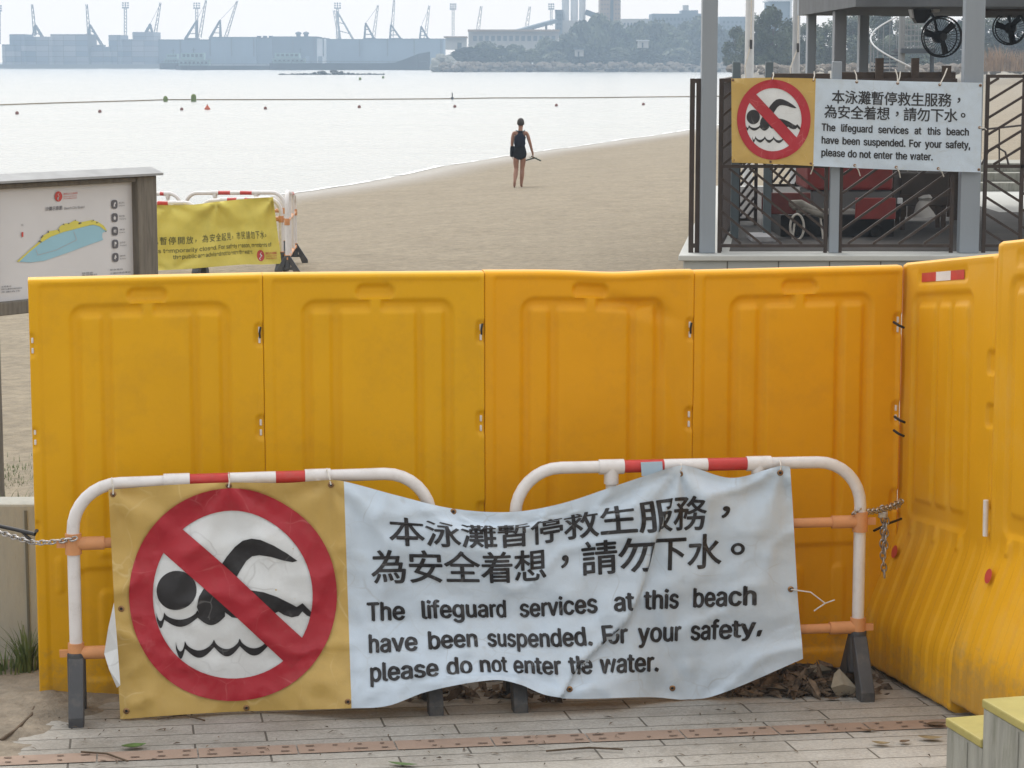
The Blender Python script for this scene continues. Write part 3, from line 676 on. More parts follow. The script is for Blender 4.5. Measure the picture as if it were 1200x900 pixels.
def catmull(tab, u):
    if u <= tab[0][0]: return tab[0][1:]
    if u >= tab[-1][0]: return tab[-1][1:]
    for i in range(len(tab) - 1):
        if tab[i][0] <= u <= tab[i + 1][0]:
            p1, p2 = tab[i], tab[i + 1]; p0 = tab[i - 1] if i else p1; p3 = tab[i + 2] if i + 2 < len(tab) else p2
            h = p2[0] - p1[0]; t = (u - p1[0]) / h; r_ = []
            for c in range(1, len(p1)):
                m1 = (p2[c] - p0[c]) / max(1e-6, p2[0] - p0[0]) * h; m2 = (p3[c] - p1[c]) / max(1e-6, p3[0] - p1[0]) * h
                t2, t3 = t * t, t * t * t
                r_.append((2 * t3 - 3 * t2 + 1) * p1[c] + (t3 - 2 * t2 + t) * m1 + (-2 * t3 + 3 * t2) * p2[c] + (t3 - t2) * m2)
            return tuple(r_)
class Sheet:
    def __init__(s, top, bot, Y, disp, floor=False, straight=None):
        s.top, s.bot, s.Y, s.disp, s.floor, s.straight = top, bot, Y, disp, floor, straight
    def pos(s, u, v, off=0.0):
        a, b = catmull(s.top, u), catmull(s.bot, u)
        px, py = lerp(a[0], b[0], v), lerp(a[1], b[1], v)
        if s.straight:
            k = sm(0.98, 1.12, u)
            if k > 0:
                ts, bs = s.straight(u); v0 = lerp(0.865, 0.55, sm(2.5, 3, u))
                ts += 17 * math.exp(-((u - 1.68) / 0.36) ** 2); bs -= 9 * math.exp(-((u - 1.58) / 0.3) ** 2)
                py = lerp(py, lerp(ts, bs, v) + (a[1] - ts) * (1 - sm(0, 0.22, v)) + (b[1] - bs) * sm(v0, 1, v), k)
        d, dx = s.disp(u, v)
        p = P(px, py, s.Y(px) - d); p.x += dx
        if s.floor: p.z = max(p.z, paving_z(p.y) + 0.006 - off * 0.5)
        p.y -= off
        return p
    def grid(s, name, m, root, u0, u1, step=0.02, off=0.0, v0=0.0, v1=1.0, aspect=1.0):
        nu, nv = max(1, round((u1 - u0) / step)), max(1, round((v1 - v0) / step)); b = MB()
        for j in range(nv + 1):
            for i in range(nu + 1): b.v.append(s.pos(lerp(u0, u1, i / nu), lerp(v0, v1, j / nv), off))
        for j in range(nv):
            for i in range(nu):
                a = j * (nu + 1) + i; b.f.append((a, a + 1, a + nu + 2, a + nu + 1))
        o = b.build(name, m, root, smooth=180)
        return o
    def shape(s, name, m, root, V, Fc, off, step=0.02, bolder=()):
        bm = cut_grid(V, Fc, step)
        for v in bm.verts: v.co = s.pos(v.co.x, v.co.y, off) - root_loc(root)
        for k, (du, dv) in enumerate(bolder):     # thicken the strokes: the same glyphs printed again slightly shifted
            b2 = cut_grid([(p[0] + du, p[1] + dv) for p in V], Fc, step); base = {}
            for v in b2.verts: base[v] = bm.verts.new(s.pos(v.co.x, v.co.y, off + 0.00012 * (k + 1)) - root_loc(root))
            for f in b2.faces: bm.faces.new([base[v] for v in f.verts])
            b2.free()
        me = bpy.data.meshes.new(name); 
        # face the camera
        bm.normal_update()
        bmesh.ops.recalc_face_normals(bm, faces=bm.faces)
        bm.to_mesh(me); bm.free(); me.shade_smooth()
        me.materials.append(M[m] if isinstance(m, str) else m)
        ob = bpy.data.objects.new(name, me); COL.objects.link(ob); ob.parent = root
        return ob
def poly(pts): return list(pts), [tuple(range(len(pts)))]
def merge(*geos):
    V, Fc = [], []
    for v, f in geos:
        o = len(V); V += v; Fc += [tuple(i + o for i in x) for x in f]
    return V, Fc
def zp(pts): return [((x - 70) / 785.0, (y - 75) / 775.0) for x, y in pts]
CXY, RO, RI = (0.510, 0.487), (0.442, 0.464), (0.337, 0.366)
def pictogram(sh, root):
    n = 72
    disc = poly([(CXY[0] + (RI[0] + 0.012) * math.cos(2 * math.pi * i / n), CXY[1] + (RI[1] + 0.012) * math.sin(2 * math.pi * i / n)) for i in range(n)])
    sh.shape('white_disc', 'ban_disc', root, *disc, 0.003)
    head = poly(zp([(285 + 66 * math.cos(2 * math.pi * i / 40), 430 + 66 * math.sin(2 * math.pi * i / 40)) for i in range(40)]))
    arm = poly(zp([(478, 398), (425, 362), (450, 325), (478, 292), (505, 271), (535, 264), (565, 268), (610, 287), (655, 315), (688, 341), (672, 345), (640, 338), (600, 326), (560, 320), (535, 324), (515, 340), (495, 370)]))
    body = poly(zp([(360, 520), (350, 490), (358, 455), (375, 427), (420, 440), (470, 442), (520, 438), (570, 446), (615, 462), (655, 483), (680, 498), (700, 486), (730, 520), (728, 536), (712, 528), (698, 514), (686, 528), (662, 533), (636, 524), (618, 512), (600, 520), (570, 500), (530, 500), (512, 522), (488, 534), (462, 530), (440, 512), (425, 532), (402, 546), (375, 542)]))
    def wave(cusps, ytop, deep, thick, end):
        up, dn = [], []
        for (xa, xb) in zip(cusps, cusps[1:]):
            for i in range(0, 17):
                t = i / 16; x = lerp(xa, xb, t); k = math.sin(math.pi * t) ** 0.62
                y = ytop + deep * k
                up.append((x, y)); dn.append((x, ytop + thick * 0.85 + deep * 0.98 * math.sin(math.pi * t) ** 1.0))
        return poly(zp(up + dn[::-1]))
    w1 = wave([216, 242, 352, 440], 501, 28, 29, 0)
    w2 = wave([278, 308, 402, 486, 580], 602, 34, 30, 0)
    sh.shape('swimmer_figure', 'ink', root, *merge(head, arm, body), 0.0065)
    sh.shape('wave_lines', 'ink', root, *merge(w1, w2), 0.0070)
    V, Fc = [], []
    for i in range(n):
        a = 2 * math.pi * i / n; V += [(CXY[0] + RO[0] * math.cos(a), CXY[1] + RO[1] * math.sin(a)), (CXY[0] + RI[0] * math.cos(a), CXY[1] + RI[1] * math.sin(a))]
        j = (i + 1) % n; Fc.append((2 * i, 2 * j, 2 * j + 1, 2 * i + 1))
    sh.shape('prohibition_ring', 'ban_red', root, V, Fc, 0.0095)
    sh.shape('prohibition_bar', 'ban_red', root, *poly(zp([(292, 205), (222, 275), (655, 706), (728, 636)])), 0.0105)
FONT_EN = FONT_CJ = None
CAP = max(p[1] for p in text_tris('T')[0]); CJ = max(p[1] for p in text_tris('本')[0])
def lettering(sh, root, u0, wd, EB=(0.592, 0.737, 0.880)):
    U = lambda t: u0 + t * wd
    cw = 0.0800
    gl = []
    for body, xs, base in (('本泳灘暫停救生服務，', 0.098, 0.262), ('為安全着想，請勿下水。', 0.055, 0.432)):
        for i, ch in enumerate(body):
            vs, fs = text_tris(ch, 1.0, 0.0)
            s = 0.150 / 0.93; x = U(xs + i * cw * 1.003)
            yoff = 0.050 if ch in '，。' else 0
            xo = 0.05 if ch == '，' else 0.035 if ch == '。' else 0
            gl.append(([(x + xo + p[0] * s * 1.02, base - yoff - (p[1] + 0.0) * s) for p in vs], fs))
    g4 = merge(*gl); bo = 0.0027
    V4, F4, lay = [], [], []
    sh.shape('chinese_lettering', 'ink', root, g4[0], g4[1], 0.0042, bolder=[(bo, 0), (-bo, 0), (0, bo * .8), (0, -bo * .8), (bo * .7, bo * .6), (-bo * .7, -bo * .6)])
    e = []
    h = 0.081; B = 0.0
    e.append(justified('The lifeguard services at this beach', U(0.045), U(0.925), EB[0], h, B, CAP))
    e.append(justified('have been suspended. For your safety,', U(0.047), U(0.935), EB[1], h, B, CAP))
    e.append(justified('please do not enter the water.', U(0.048), U(0.715), EB[2], h, B, CAP))
    bo = 0.0040
    sh.shape('english_lettering', 'ink', root, *merge(*e), 0.0042, bolder=[(bo, 0), (-bo, 0), (bo * .5, bo * .7), (-bo * .5, -bo * .7)])
def grommet(sh, root, u, v, r=0.012):
    c = sh.pos(u, v, 0.003); b = MB()
    ring = [(0.45 * r, 0.000), (0.6 * r, 0.003), (r, 0.0025), (1.15 * r, 0)]
    n = 14; k = len(ring)
    for i in range(n):
        a = 2 * math.pi * i / n
        for rr, d in ring: b.v.append(c + Vector((rr * math.cos(a), -d, rr * math.sin(a))))
    for i in range(n):
        for j in range(k - 1): i2 = (i + 1) % n; b.f.append((i * k + j, i2 * k + j, i2 * k + j + 1, i * k + j + 1))
    g = b.build('grommet', 'brass', root, smooth=50)
    b2 = MB(); b2.add([c + Vector((0.5 * r * math.cos(2 * math.pi * i / n), -0.001, 0.5 * r * math.sin(2 * math.pi * i / n))) for i in range(n)], [tuple(range(n))])
    b2.build('eyelet_hole', 'black', g)

# the crumpled front banner
top = [(0, 127, 574), (.25, 196, 568.5), (.5, 268, 565.5), (.75, 335, 566), (.93, 385, 562.5), (1, 403, 564), (1.25, 467, 581), (1.5, 531, 596), (1.75, 598, 600), (2, 658, 590), (2.25, 722, 569), (2.48, 790, 547), (2.55, 806, 546), (2.75, 858, 560), (2.95, 914, 546), (3, 926, 547)]
bot = [(0, 141, 843), (.25, 205, 838), (.5, 275, 834), (.75, 345, 832), (1, 412, 830), (1.17, 455, 827), (1.33, 502, 810), (1.6, 575, 797), (1.75, 605, 802), (1.88, 635, 815), (2.05, 675, 819), (2.4, 763, 817), (2.6, 812, 820), (2.75, 850, 811), (3, 941, 772)]
HANG = [(0, 0, .9), (0.5, 0, 1), (0.94, 0, .9), (1.0, 1, .4), (1.5, 0.0, .5), (2.5, 0, 1.5), (2.96, 0, 1.2), (2.0, 1, .5), (2.6, 1, .4), (0.0, 1, .3)]
FOLD = [(2.50, 0.0), (2.38, 0.30), (2.33, 0.50), (2.26, 0.66), (2.02, 0.86), (1.93, 1.02)]
def fold_x(v):
    for (a, va), (b, vb) in zip(FOLD, FOLD[1:]):
        if v <= vb: return lerp(a, b, (v - va) / (vb - va))
    return FOLD[-1][0]
def crease(t, w_): return max(0.0, 1 - abs(t) / w_)
def disp_front(u, v):
    d = 0.024 * fbm(u * 1.9, v * 2.3, 2.0, 2) + 0.010 * fbm(u * 5, v * 4.5, 8.0, 4)
    for hu, hv, k in HANG:
        dx, dy = u - hu, v - hv; r_ = math.hypot(dx, dy)
        if r_ < 0.9 and r_ > 1e-4:
            th = math.atan2(dx, dy if hv == 0 else -dy)
            d += 0.017 * k * math.exp(-r_ / 0.33) * sm(0, 0.10, r_) * math.cos(th * 7 + hu * 5 + 2.0 * fbm(th, hu, 1))
    rg = 1 - abs(fbm(u * 2.6 + .35 * fbm(u * 3, v * 3, 40, 2), v * 2.8, 17, 2)) * 2.4
    d += 0.021 * max(0, rg) ** 3 + 0.007 * max(0, 1 - abs(fbm(u * 6.5, v * 7, 55, 2)) * 2.6) ** 3
    # packing creases
    for c in (0.27, 0.50, 0.77, 1.55, 2.08, 2.78): d += 0.005 * crease(u - c - 0.01 * fbm(v * 4, c, 0), 0.02) * sm(-0.3, 0.4, fbm(v * 3, c * 4, 1))
    for c in (0.30, 0.55, 0.80): d += 0.0045 * crease(v - c - 0.012 * fbm(u * 3, c, 0), 0.018) * sm(-0.3, 0.4, fbm(u * 3, c * 4, 1))
    dx = 0.0
    s_ = u - fold_x(v)
    if u > 1.3:
        amp = sm(0.0, 0.25, v) 
        d += 0.040 * amp * math.exp(-abs(s_) / 0.22) * (1 if s_ < 0 else 1 - sm(0, 0.045, s_))
        dx += 0.030 * amp * math.exp(-abs(s_) / 0.25) * (1 - sm(0.0, 0.045, s_)) 
    # slack belly between the two barriers, lower hem kicked out
    d += 0.05 * math.exp(-((u - 1.55) / 0.42) ** 2) * math.sin(math.pi * min(1, v * 0.9))
    d += 0.018 * sm(0.75, 1.0, v) * (1 + math.sin(u * 9))
    d += 0.16 * max(0, v - 0.62) / 0.38 * sm(0.75, 1.15, u) * sm(2.5, 2.05, u)
    if u < 1: d += 0.010 * math.sin(u * 11 + v * 4) * sm(0.82, 1.0, v)
    return d, dx
near = Sheet(top, bot, lambda px: hb_line(px) - 0.052, disp_front, floor=True, straight=lambda u: (lerp(568, 541, (u - 1) / 2), lerp(830, 812, (u - 1) / 2)))
cb = near.pos(1.5, 1.0)
ban = thing('banner', 'crumpled no swimming banner sagging on two white pipe barriers in the foreground', 'banner', (cb.x, cb.y, paving_z(cb.y)), 'lifeguard service notices')
near.grid('yellow_panel', 'ban_y', ban, 0, 1); near.grid('white_panel', 'ban_w', ban, 1, 3)
pictogram(near, ban); lettering(near, ban, 1, 2, (0.612, 0.755, 0.884))
for u_, v_ in ((0.02, 0.02), (0.5, 0.012), (0.94, 0.02), (1.5, 0.015), (2.51, 0.035), (2.95, 0.03), (0.03, 0.52), (0.03, 0.965), (0.55, 0.985), (0.985, 0.97), (2.02, 0.955), (2.5, 0.955), (2.975, 0.55)): grommet(near, ban, u_, v_)
fl = MB(); fpx = [(133.5, 706), (127, 735), (122, 766), (128, 785), (137, 806), (141, 803), (138, 760)]
fl.add([P(a, b, 9.56 - 0.02 * (i % 2)) for i, (a, b) in enumerate(fpx)], [(0, 1, 6), (1, 2, 6), (2, 3, 6), (3, 5, 6), (3, 4, 5)]); fl.build('turned_edge', 'ban_disc', ban)
for u_, px, py in ((0.02, 131, 563), (0.5, 268, 557), (0.94, 383, 552), (2.51, 798, 545), (2.95, 914, 541)):
    a = near.pos(u_, 0.02, 0.006); b_ = P(px, py, hb_line(px) - 0.045); c_ = P(px, py - 3, hb_line(px) + 0.03)
    MB().tube([a, lerp(a, b_, .5) + Vector((0.004, -0.004, 0)), b_, c_], 0.0035, 6).build('tie_cord', 'cord', ban, smooth=60)
a = near.pos(2.975, 0.55, 0.006)
MB().tube([a, P(950, 694, 10.0), P(967, 707, 10.02), P(978, 703, 10.0)], 0.003, 6).tube([P(967, 707, 10.02), P(958, 713, 10.0), P(954, 716, 10.0)], 0.003, 6).build('tie_cord', 'cord', ban, smooth=60)

# ------------------------------------------------------------------ chains
def chain_links(pts, pitch, r, wr, b):
    """links along a polyline"""
    seg = [(pts[i], pts[i + 1]) for i in range(len(pts) - 1)]
    tot = sum((q - p).length for p, q in seg); n = int(tot / pitch); k = 0
    for i in range(n):
        s_ = (i + 0.5) * pitch; acc = 0
        for p, q in seg:
            l = (q - p).length
            if acc + l >= s_: break
            acc += l
        t = (q - p).normalized(); c = p + t * (s_ - acc)
        a = t.orthogonal().normalized() if abs(t.z) > .9 else Vector((0, 0, 1)).cross(t).normalized(); c2 = t.cross(a)
        m = (a + c2).normalized() if i % 2 else (a - c2).normalized()
        ring = []
        for j in range(12):
            an = 2 * math.pi * j / 12; ring.append(c + t * (math.cos(an) * pitch * 0.72) + m * (math.sin(an) * r))
        b.tube(ring, wr, 6, closed=True)
def catpts(a, b, sag, n=20): return [lerp(a, b, i / n) - Vector((0, 0, sag * 4 * (i / n) * (1 - i / n))) for i in range(n + 1)]
yl = hb_line(85)
a, m_, e_ = P(-40, 606, yl + 0.25), P(40, 636, yl + 0.02), P(93, 630, yl - 0.05)
b = MB(); chain_links(catpts(a, m_, 0.01) + catpts(m_, e_, 0.006)[1:], 0.026, 0.011, 0.0036, b)
o = b.build('steel_chain', 'steel', smooth=60, origin=m_); tag(o, 'steel chain from the left edge hooked on the left barrier post', 'chain', 'steel chains on the barriers')
b = MB().tube([P(-30, 610, yl + 0.22), P(20, 621, yl + 0.1), P(41, 626, yl + 0.02), P(43, 622, yl + .08)], 0.009, 8).tube([P(24, 622, yl + 0.09), P(31, 628, yl + 0.06), P(36, 632, yl + 0.04)], 0.006, 8)
o = b.build('black_strap', 'black', smooth=60, origin=P(20, 621, yl)); tag(o, 'black strap lying over the chain at the left barrier end', 'strap')
yr = hb_line(1005)
b = MB(); chain_links(catpts(P(1000, 601, yr - 0.04), P(1058, 590, 10.62), 0.012), 0.028, 0.012, 0.004, b)
chain_links(catpts(P(1006, 598, yr - 0.03), P(1058, 586, 10.60), 0.02), 0.028, 0.012, 0.004, b)
chain_links([P(1036, 598, 10.42), P(1034, 640, 10.42), P(1037, 682, 10.40)], 0.028, 0.012, 0.004, b)
chain_links([P(1039, 600, 10.41), P(1037, 650, 10.40)], 0.028, 0.012, 0.004, b)
o = b.build('steel_chain', 'steel', smooth=60, origin=P(1036, 598, 10.4)); tag(o, 'steel chain with hanging tail padlocked between right barrier post and angled barrier', 'chain', 'steel chains on the barriers')
c = P(1034, 600, 10.38)
pk = thing('padlock', 'small steel padlock hanging on the right chain', 'padlock', c)
MB().box(c + Vector((0, 0, -0.012)), (0.038, 0.018, 0.030)).build('lock_body', 'steel', pk, bevel=0.004)
MB().tube([c + Vector((-0.011, 0, 0)), c + Vector((-0.011, 0, 0.02))] + [c + Vector((-0.011 * math.cos(i * math.pi / 6), 0, 0.02 + 0.011 * math.sin(i * math.pi / 6))) for i in range(1, 6)] + [c + Vector((0.011, 0, 0.02)), c + Vector((0.011, 0, 0))], 0.0032, 6).build('shackle', 'steel', pk, smooth=60)
b = MB().tube([P(1024, 622, 10.40), P(1040, 614, 10.45), P(1056, 608, 10.58)], 0.006, 8)
o = b.build('cable_tie', 'black', smooth=60, origin=P(1040, 614, 10.45)); tag(o, 'loose black cable tie poking out beside the hanging chain', 'cable tie')

# ------------------------------------------------------------------ low concrete wall, steps, dirt, plants and litter
wl = thing('concrete_wall', 'low streaked concrete wall at the left edge behind the barriers', 'wall', (-2.45, 10.75, 0))
za = P(18, 590, 10.62).z
b = MB().span(-4.6, -1.95, 10.60, 10.80, -0.1, za); b.build('wall_body', 'conc', wl, bevel=0.012)
b = MB()
for x in (-2.27, -3.1): b.span(x, x + 0.012, 10.594, 10.602, 0, za - 0.03)
b.build('wall_joint', mat('joint dark', (0.13, 0.13, 0.11), 0.9), wl)
# stair block, treads rising towards the viewer
sd_ = Vector((0.26, -0.966, 0)); sn_ = Vector((0.966, 0.26, 0))
c0 = G(1110, 841, 0.435)
stp = thing('step_block', 'grey concrete steps with yellow painted treads in the bottom right corner', 'steps', (c0.x, c0.y, paving_z(c0.y)))
def sq(s, t, z): p = c0 + sd_ * s + sn_ * t; return Vector((p.x, p.y, z))
e1 = G(1143, 867, 0.435); L1 = max(0.25, (e1 - c0).dot(sd_))
def slab(s0, s1, z0, z1, t0=0.0, t1=2.2): return [sq(s0, t0, z0), sq(s1, t0, z0), sq(s1, t1, z0), sq(s0, t1, z0)], (0, 0, z1 - z0)
for s0, s1, zt in ((0.0, L1, 0.435), (L1 + 0.002, L1 + 0.62, 0.585)):
    MB().prism(*slab(s0, s1, -0.05, zt - 0.035)).build('step_riser', 'step', stp, bevel=0.004)
    MB().prism(*slab(s0 - 0.004, s1, zt - 0.033, zt, -0.006)).build('tread_nosing', 'nosing', stp, bevel=0.006)
MB().prism(*slab(L1 + 0.14, L1 + 0.50, 0.586, 0.590, 0.13, 2.0)).build('tread_inset', 'tread', stp)
BMK = mat('board mark', (0.25, 0.25, 0.22), 0.9)
for s, z1, o0 in ((0.17, 0.39, 0.0), (0.27, 0.54, L1), (0.5, 0.54, L1)): MB().prism(*slab(o0 + s, o0 + s + 0.005, 0, z1, -0.003, 0.0)).build('board_mark', BMK, stp)

# wind blown dirt over the left end of the paving
rnd = random.Random(12)
b = MB(); nx_, ny_ = 170, 150
for j in range(ny_ + 1):
    for i in range(nx_ + 1):
        x = lerp(-3.1, -1.25, i / nx_); y = lerp(8.7, 10.62, j / ny_)
        edge = -2.02 + 0.38 * (y - 9.3) * 0.4 + 0.22 * fbm(x * 1.5, y * 1.5, 3, 4) + 0.07 * fbm(x * 9, y * 9, 6, 3)
        hgt = 0.055 * sm(0.05, -0.9, x - edge - 0.25) + 0.010 * fbm(x * 9, y * 9, 5) * sm(0.2, -0.3, x - edge) - 0.012 * sm(-0.05, 0.2, x - edge)
        hgt -= 0.09 * (1 - sm(8.72, 9.0, y + 0.12 * fbm(x * 3, 1, 2))) + 0.09 * (1 - sm(-3.08, -2.85, x + 0.1 * fbm(y * 3, 4, 2)))
        b.v.append(Vector((x, y, paving_z(y) + hgt)))
for j in range(ny_):
    for i in range(nx_): a = j * (nx_ + 1) + i; b.f.append((a, a + 1, a + nx_ + 2, a + nx_ + 1))
o = b.build('sandy_dirt', 'dirt', smooth=180); o['kind'] = 'structure'
def tuft(name, label, base, n, h, spread, seed, group, m='grass', cat='grass tuft'):
    rn = random.Random(seed); b = MB()
    for i in range(n):
        a = rn.uniform(0, 2 * math.pi); r0 = rn.uniform(0, spread * 0.5); p = base + Vector((r0 * math.cos(a), r0 * math.sin(a), -0.01))
        hh = h * rn.uniform(0.5, 1.1); lean = Vector((math.cos(a), math.sin(a), 0)) * hh * rn.uniform(0.1, 0.75); wv = Vector((-math.sin(a), math.cos(a), 0)) * rn.uniform(0.002, 0.005) * (h / 0.2 + .4)
        o_ = len(b.v); K = 4
        for k in range(K + 1):
            t = k / K; q = p + Vector((0, 0, hh * (t - 0.25 * t * t))) + lean * t * t; wk = wv * (1 - t * 0.92); b.v += [q - wk, q + wk]
        for k in range(K): b.f.append((o_ + 2 * k, o_ + 2 * k + 1, o_ + 2 * k + 3, o_ + 2 * k + 2))
    o = b.build(name, m, origin=base); tag(o, label, cat, group); return o
def gp(u, v, z=0.0):
    p = G(u, v, z)
    for _ in range(6): p = G(u, v, (paving_z(p.y) if p.y < 10.7 else sand_z(p.x, p.y)))
    return p
tuft('grass_tuft', 'grass tuft growing at the foot of the low concrete wall', Vector((P(33, 765, 10.45).x, 10.45, 0.06)), 90, 0.27, 0.16, 1, 'grass tufts')
tuft('grass_tuft', 'small grass tuft at the left edge under the concrete wall', Vector((P(4, 778, 10.4).x, 10.4, 0.06)), 50, 0.17, 0.2, 2, 'grass tufts')
for k, (u_, v_, lb) in enumerate(((6, 580, 'thin grass blades rising just above the concrete wall at the photo edge'), (22, 586, 'thin grass blades above the concrete wall beside the barrier end'))):
    p = P(u_, v_ + 8, 11.0); tuft('grass_tuft', lb, p, 9, 0.14, 0.1, 20 + k, 'grass tufts')
for k, (u_, v_, lb) in enumerate(((8, 560, 'low weeds on the sand by the map board leg'), (26, 566, 'low weeds on the sand next to the barrier edge'), (16, 553, 'low weeds on the sand, farthest patch beside the board'))):
    tuft('weed_patch', lb, gp(u_, v_), 260, 0.05, 1.6, 30 + k, 'weeds on the sand', cat='weeds')
def leaf(name, label, c, l, wd, ang, m, curl=0.4, group='fallen leaves on the paving'):
    curl *= 0.5; b = MB(); n = 6
    d = Vector((math.cos(ang), math.sin(ang), 0)); s_ = Vector((-math.sin(ang), math.cos(ang), 0))
    for i in range(n + 1):
        t = i / n; ww = wd * math.sin(math.pi * min(0.97, max(0.03, t))) ** 0.8; z = curl * l * (t - 0.5) ** 2 + 0.008
        q = c + d * (l * (t - .5)); b.v += [q - s_ * ww + Vector((0, 0, z + curl * ww * 0.8)), q + Vector((0, 0, z)), q + s_ * ww + Vector((0, 0, z + curl * ww * 0.6))]
        if i: o_ = 3 * i; b.f += [(o_ - 3, o_ - 2, o_ + 1, o_), (o_ - 2, o_ - 1, o_ + 2, o_ + 1)]
    o = b.build(name, m, smooth=180, origin=c); return tag(o, label, 'leaf', group)
leaf('fallen_leaf', 'fresh green leaf lying left on the paving', gp(157, 878), 0.10, 0.032, 0.3, 'gleaf', 0.9)
leaf('fallen_leaf', 'curled brown leaf nearer the right barrier base', gp(1032, 874), 0.075, 0.020, -0.3, 'dleaf2', 0.9)
leaf('fallen_leaf', 'small round brown leaf between two others', gp(1060, 872), 0.05, 0.018, 0.4, 'dleaf', 1.0)
leaf('fallen_leaf', 'large olive leaf beside the concrete steps', gp(1090, 868), 0.10, 0.026, -0.15, 'dleaf2', 0.8)
leaf('fallen_leaf', 'brown leaf at the end of the terracotta strip', gp(1097, 852), 0.09, 0.03, 0.2, 'dleaf', 0.8)
leaf('fallen_leaf', 'grey leaf shred near the strip under the right barrier', gp(1018, 858), 0.07, 0.012, 0.1, 'dleaf', 0.6)
leaf('fallen_leaf', 'brown leaf on the paving just before the leaf pile', gp(975, 821), 0.07, 0.018, 0.0, 'dleaf', 0.6)
leaf('fallen_leaf', 'dark green leaf cut by the bottom edge of the photo', gp(472, 898), 0.12, 0.018, -0.3, 'gleaf', 0.4)
# leaf litter heaped against the barriers
b = MB(); rn = random.Random(5)
for i in range(1300):
    u_ = rn.choice([rn.gauss(925, 48), rn.gauss(960, 26), rn.uniform(850, 1000)]); t = max(0.0, 1 - abs(u_ - 940) / 95)
    p = P(u_, 800, lerp(10.05, 10.48, rn.random())); p.z = paving_z(p.y) + rn.random() ** 1.4 * 0.055 * t + 0.006
    a = Vector((rn.gauss(0, 1), rn.gauss(0, 1), rn.gauss(0, .35))).normalized(); c_ = a.orthogonal().normalized(); c_ = (c_ + Vector((0, 0, rn.gauss(0, .5)))).normalized()
    l, ww = rn.uniform(0.012, 0.055), rn.uniform(0.005, 0.02); o_ = len(b.v); h_ = a.cross(c_) * ww * rn.uniform(-.8, .8)
    b.v += [p - a * l, p - c_ * ww + h_, p + a * l, p + c_ * ww + h_]; b.f += [(o_, o_ + 1, o_ + 2), (o_, o_ + 2, o_ + 3)]
for i in range(46):
    u_ = rn.gauss(945, 36); t = max(0.0, 1 - abs(u_ - 940) / 95); p = P(u_, 800, lerp(10.02, 10.40, rn.random())); p.z = paving_z(p.y) + 0.045 * t + rn.uniform(0, .025)
    a = Vector((rn.gauss(0, 1), rn.gauss(0, 1), rn.gauss(0, .5))).normalized(); c_ = a.orthogonal().normalized(); c_ = (c_ + Vector((0, 0, rn.gauss(0, .6)))).normalized(); l, ww = rn.uniform(0.05, 0.10), rn.uniform(0.018, 0.035); up = a.cross(c_) * ww; o_ = len(b.v)
    b.v += [p - a * l, p - a * l * .3 - c_ * ww + up, p + a * l * .4 - c_ * ww * .9 + up, p + a * l, p + a * l * .4 + c_ * ww + up * .6, p - a * l * .3 + c_ * ww * .8 + up * .7]; b.f += [(o_, o_ + 1, o_ + 2, o_ + 3), (o_, o_ + 3, o_ + 4, o_ + 5)]
o = b.build('leaf_litter', mat('litter', (0.045, 0.033, 0.025), 0.8, 0.6, 26, col2=(0.13, 0.095, 0.065))); o['kind'] = 'stuff'; o['label'] = 'heap of dry dark leaves against the barrier base'
b = MB(); rn = random.Random(15)
for i in range(150):
    u_ = rn.uniform(420, 660); p = P(u_, 815, rn.uniform(9.95, 10.2)); p.z = paving_z(p.y) + rn.random() ** 2 * 0.05 + 0.004
    a = Vector((rn.gauss(0, 1), rn.gauss(0, 1), rn.gauss(0, .3))).normalized(); c_ = a.orthogonal().normalized(); l, ww = rn.uniform(0.02, 0.06), rn.uniform(0.01, 0.025); o_ = len(b.v)
    b.v += [p - a * l, p - c_ * ww, p + a * l, p + c_ * ww]; b.f += [(o_, o_ + 1, o_ + 2, o_ + 3)]
o = b.build('leaf_litter', MATS['litter']); o['kind'] = 'stuff'; o['label'] = 'thin dark litter under the sagging middle of the banner'
def scrap(name, label, cat, pxs, Y, m, seed):
    rn = random.Random(seed); b = MB(); ps = [P(u_, v_, Y + rn.uniform(-.03, .03)) for u_, v_ in pxs]; c = sum(ps, Vector()) / len(ps) + Vector((0, -0.03, 0.01))
    b.add([c] + ps, [(0, i + 1, (i + 1) % len(ps) + 1) for i in range(len(ps))])
    b.add([p + Vector((0, 0.012, 0)) for p in [c] + ps], [(0, (i + 1) % len(ps) + 1, i + 1) for i in range(len(ps))])
    return tag(b.build(name, m, origin=c), label, cat)
scrap('bark_scrap', 'tan piece of bark leaning on the right barrier foot', 'bark scrap', [(974, 806), (978, 790), (984, 784), (1004, 806), (1000, 814), (980, 815)], 10.06, 'bark_scrap', 1)
scrap('bark_scrap', 'grey brown curled bark scrap on top of the leaf heap', 'bark scrap', [(942, 790), (950, 780), (962, 779), (975, 785), (968, 793), (950, 795)], 10.3, 'bark_scrap', 2)
# twigs
for k, (pts, lb) in enumerate((([(0, 872), (18, 860), (36, 843), (42, 833)], 'long curved dark twig at the left edge on the dirt'), ([(28, 818), (40, 826), (52, 834)], 'short stick lying on the dirt by the barrier foot'), ([(185, 846), (215, 841), (240, 848)], 'thin twig on the paving below the banner corner'), ([(95, 885), (125, 887), (150, 896)], 'dark twig near the bottom edge, left of the green leaf'), ([(640, 884), (690, 880), (730, 882)], 'very thin stem lying across the paving middle'))):
    ps = [gp(a, c_) + Vector((0, 0, 0.014)) for a, c_ in pts]; b = MB().tube(ps, [0.008 if k < 2 else 0.004] * len(ps), 6)
    if k == 1: b.tube([gp(46, 822) + Vector((0, 0, .02)), gp(38, 838) + Vector((0, 0, .02))], 0.005, 6)
    tag(b.build('fallen_twig', 'twig', smooth=60, origin=ps[0]), lb, 'twig', 'fallen twigs')
b = MB(); rn = random.Random(77)
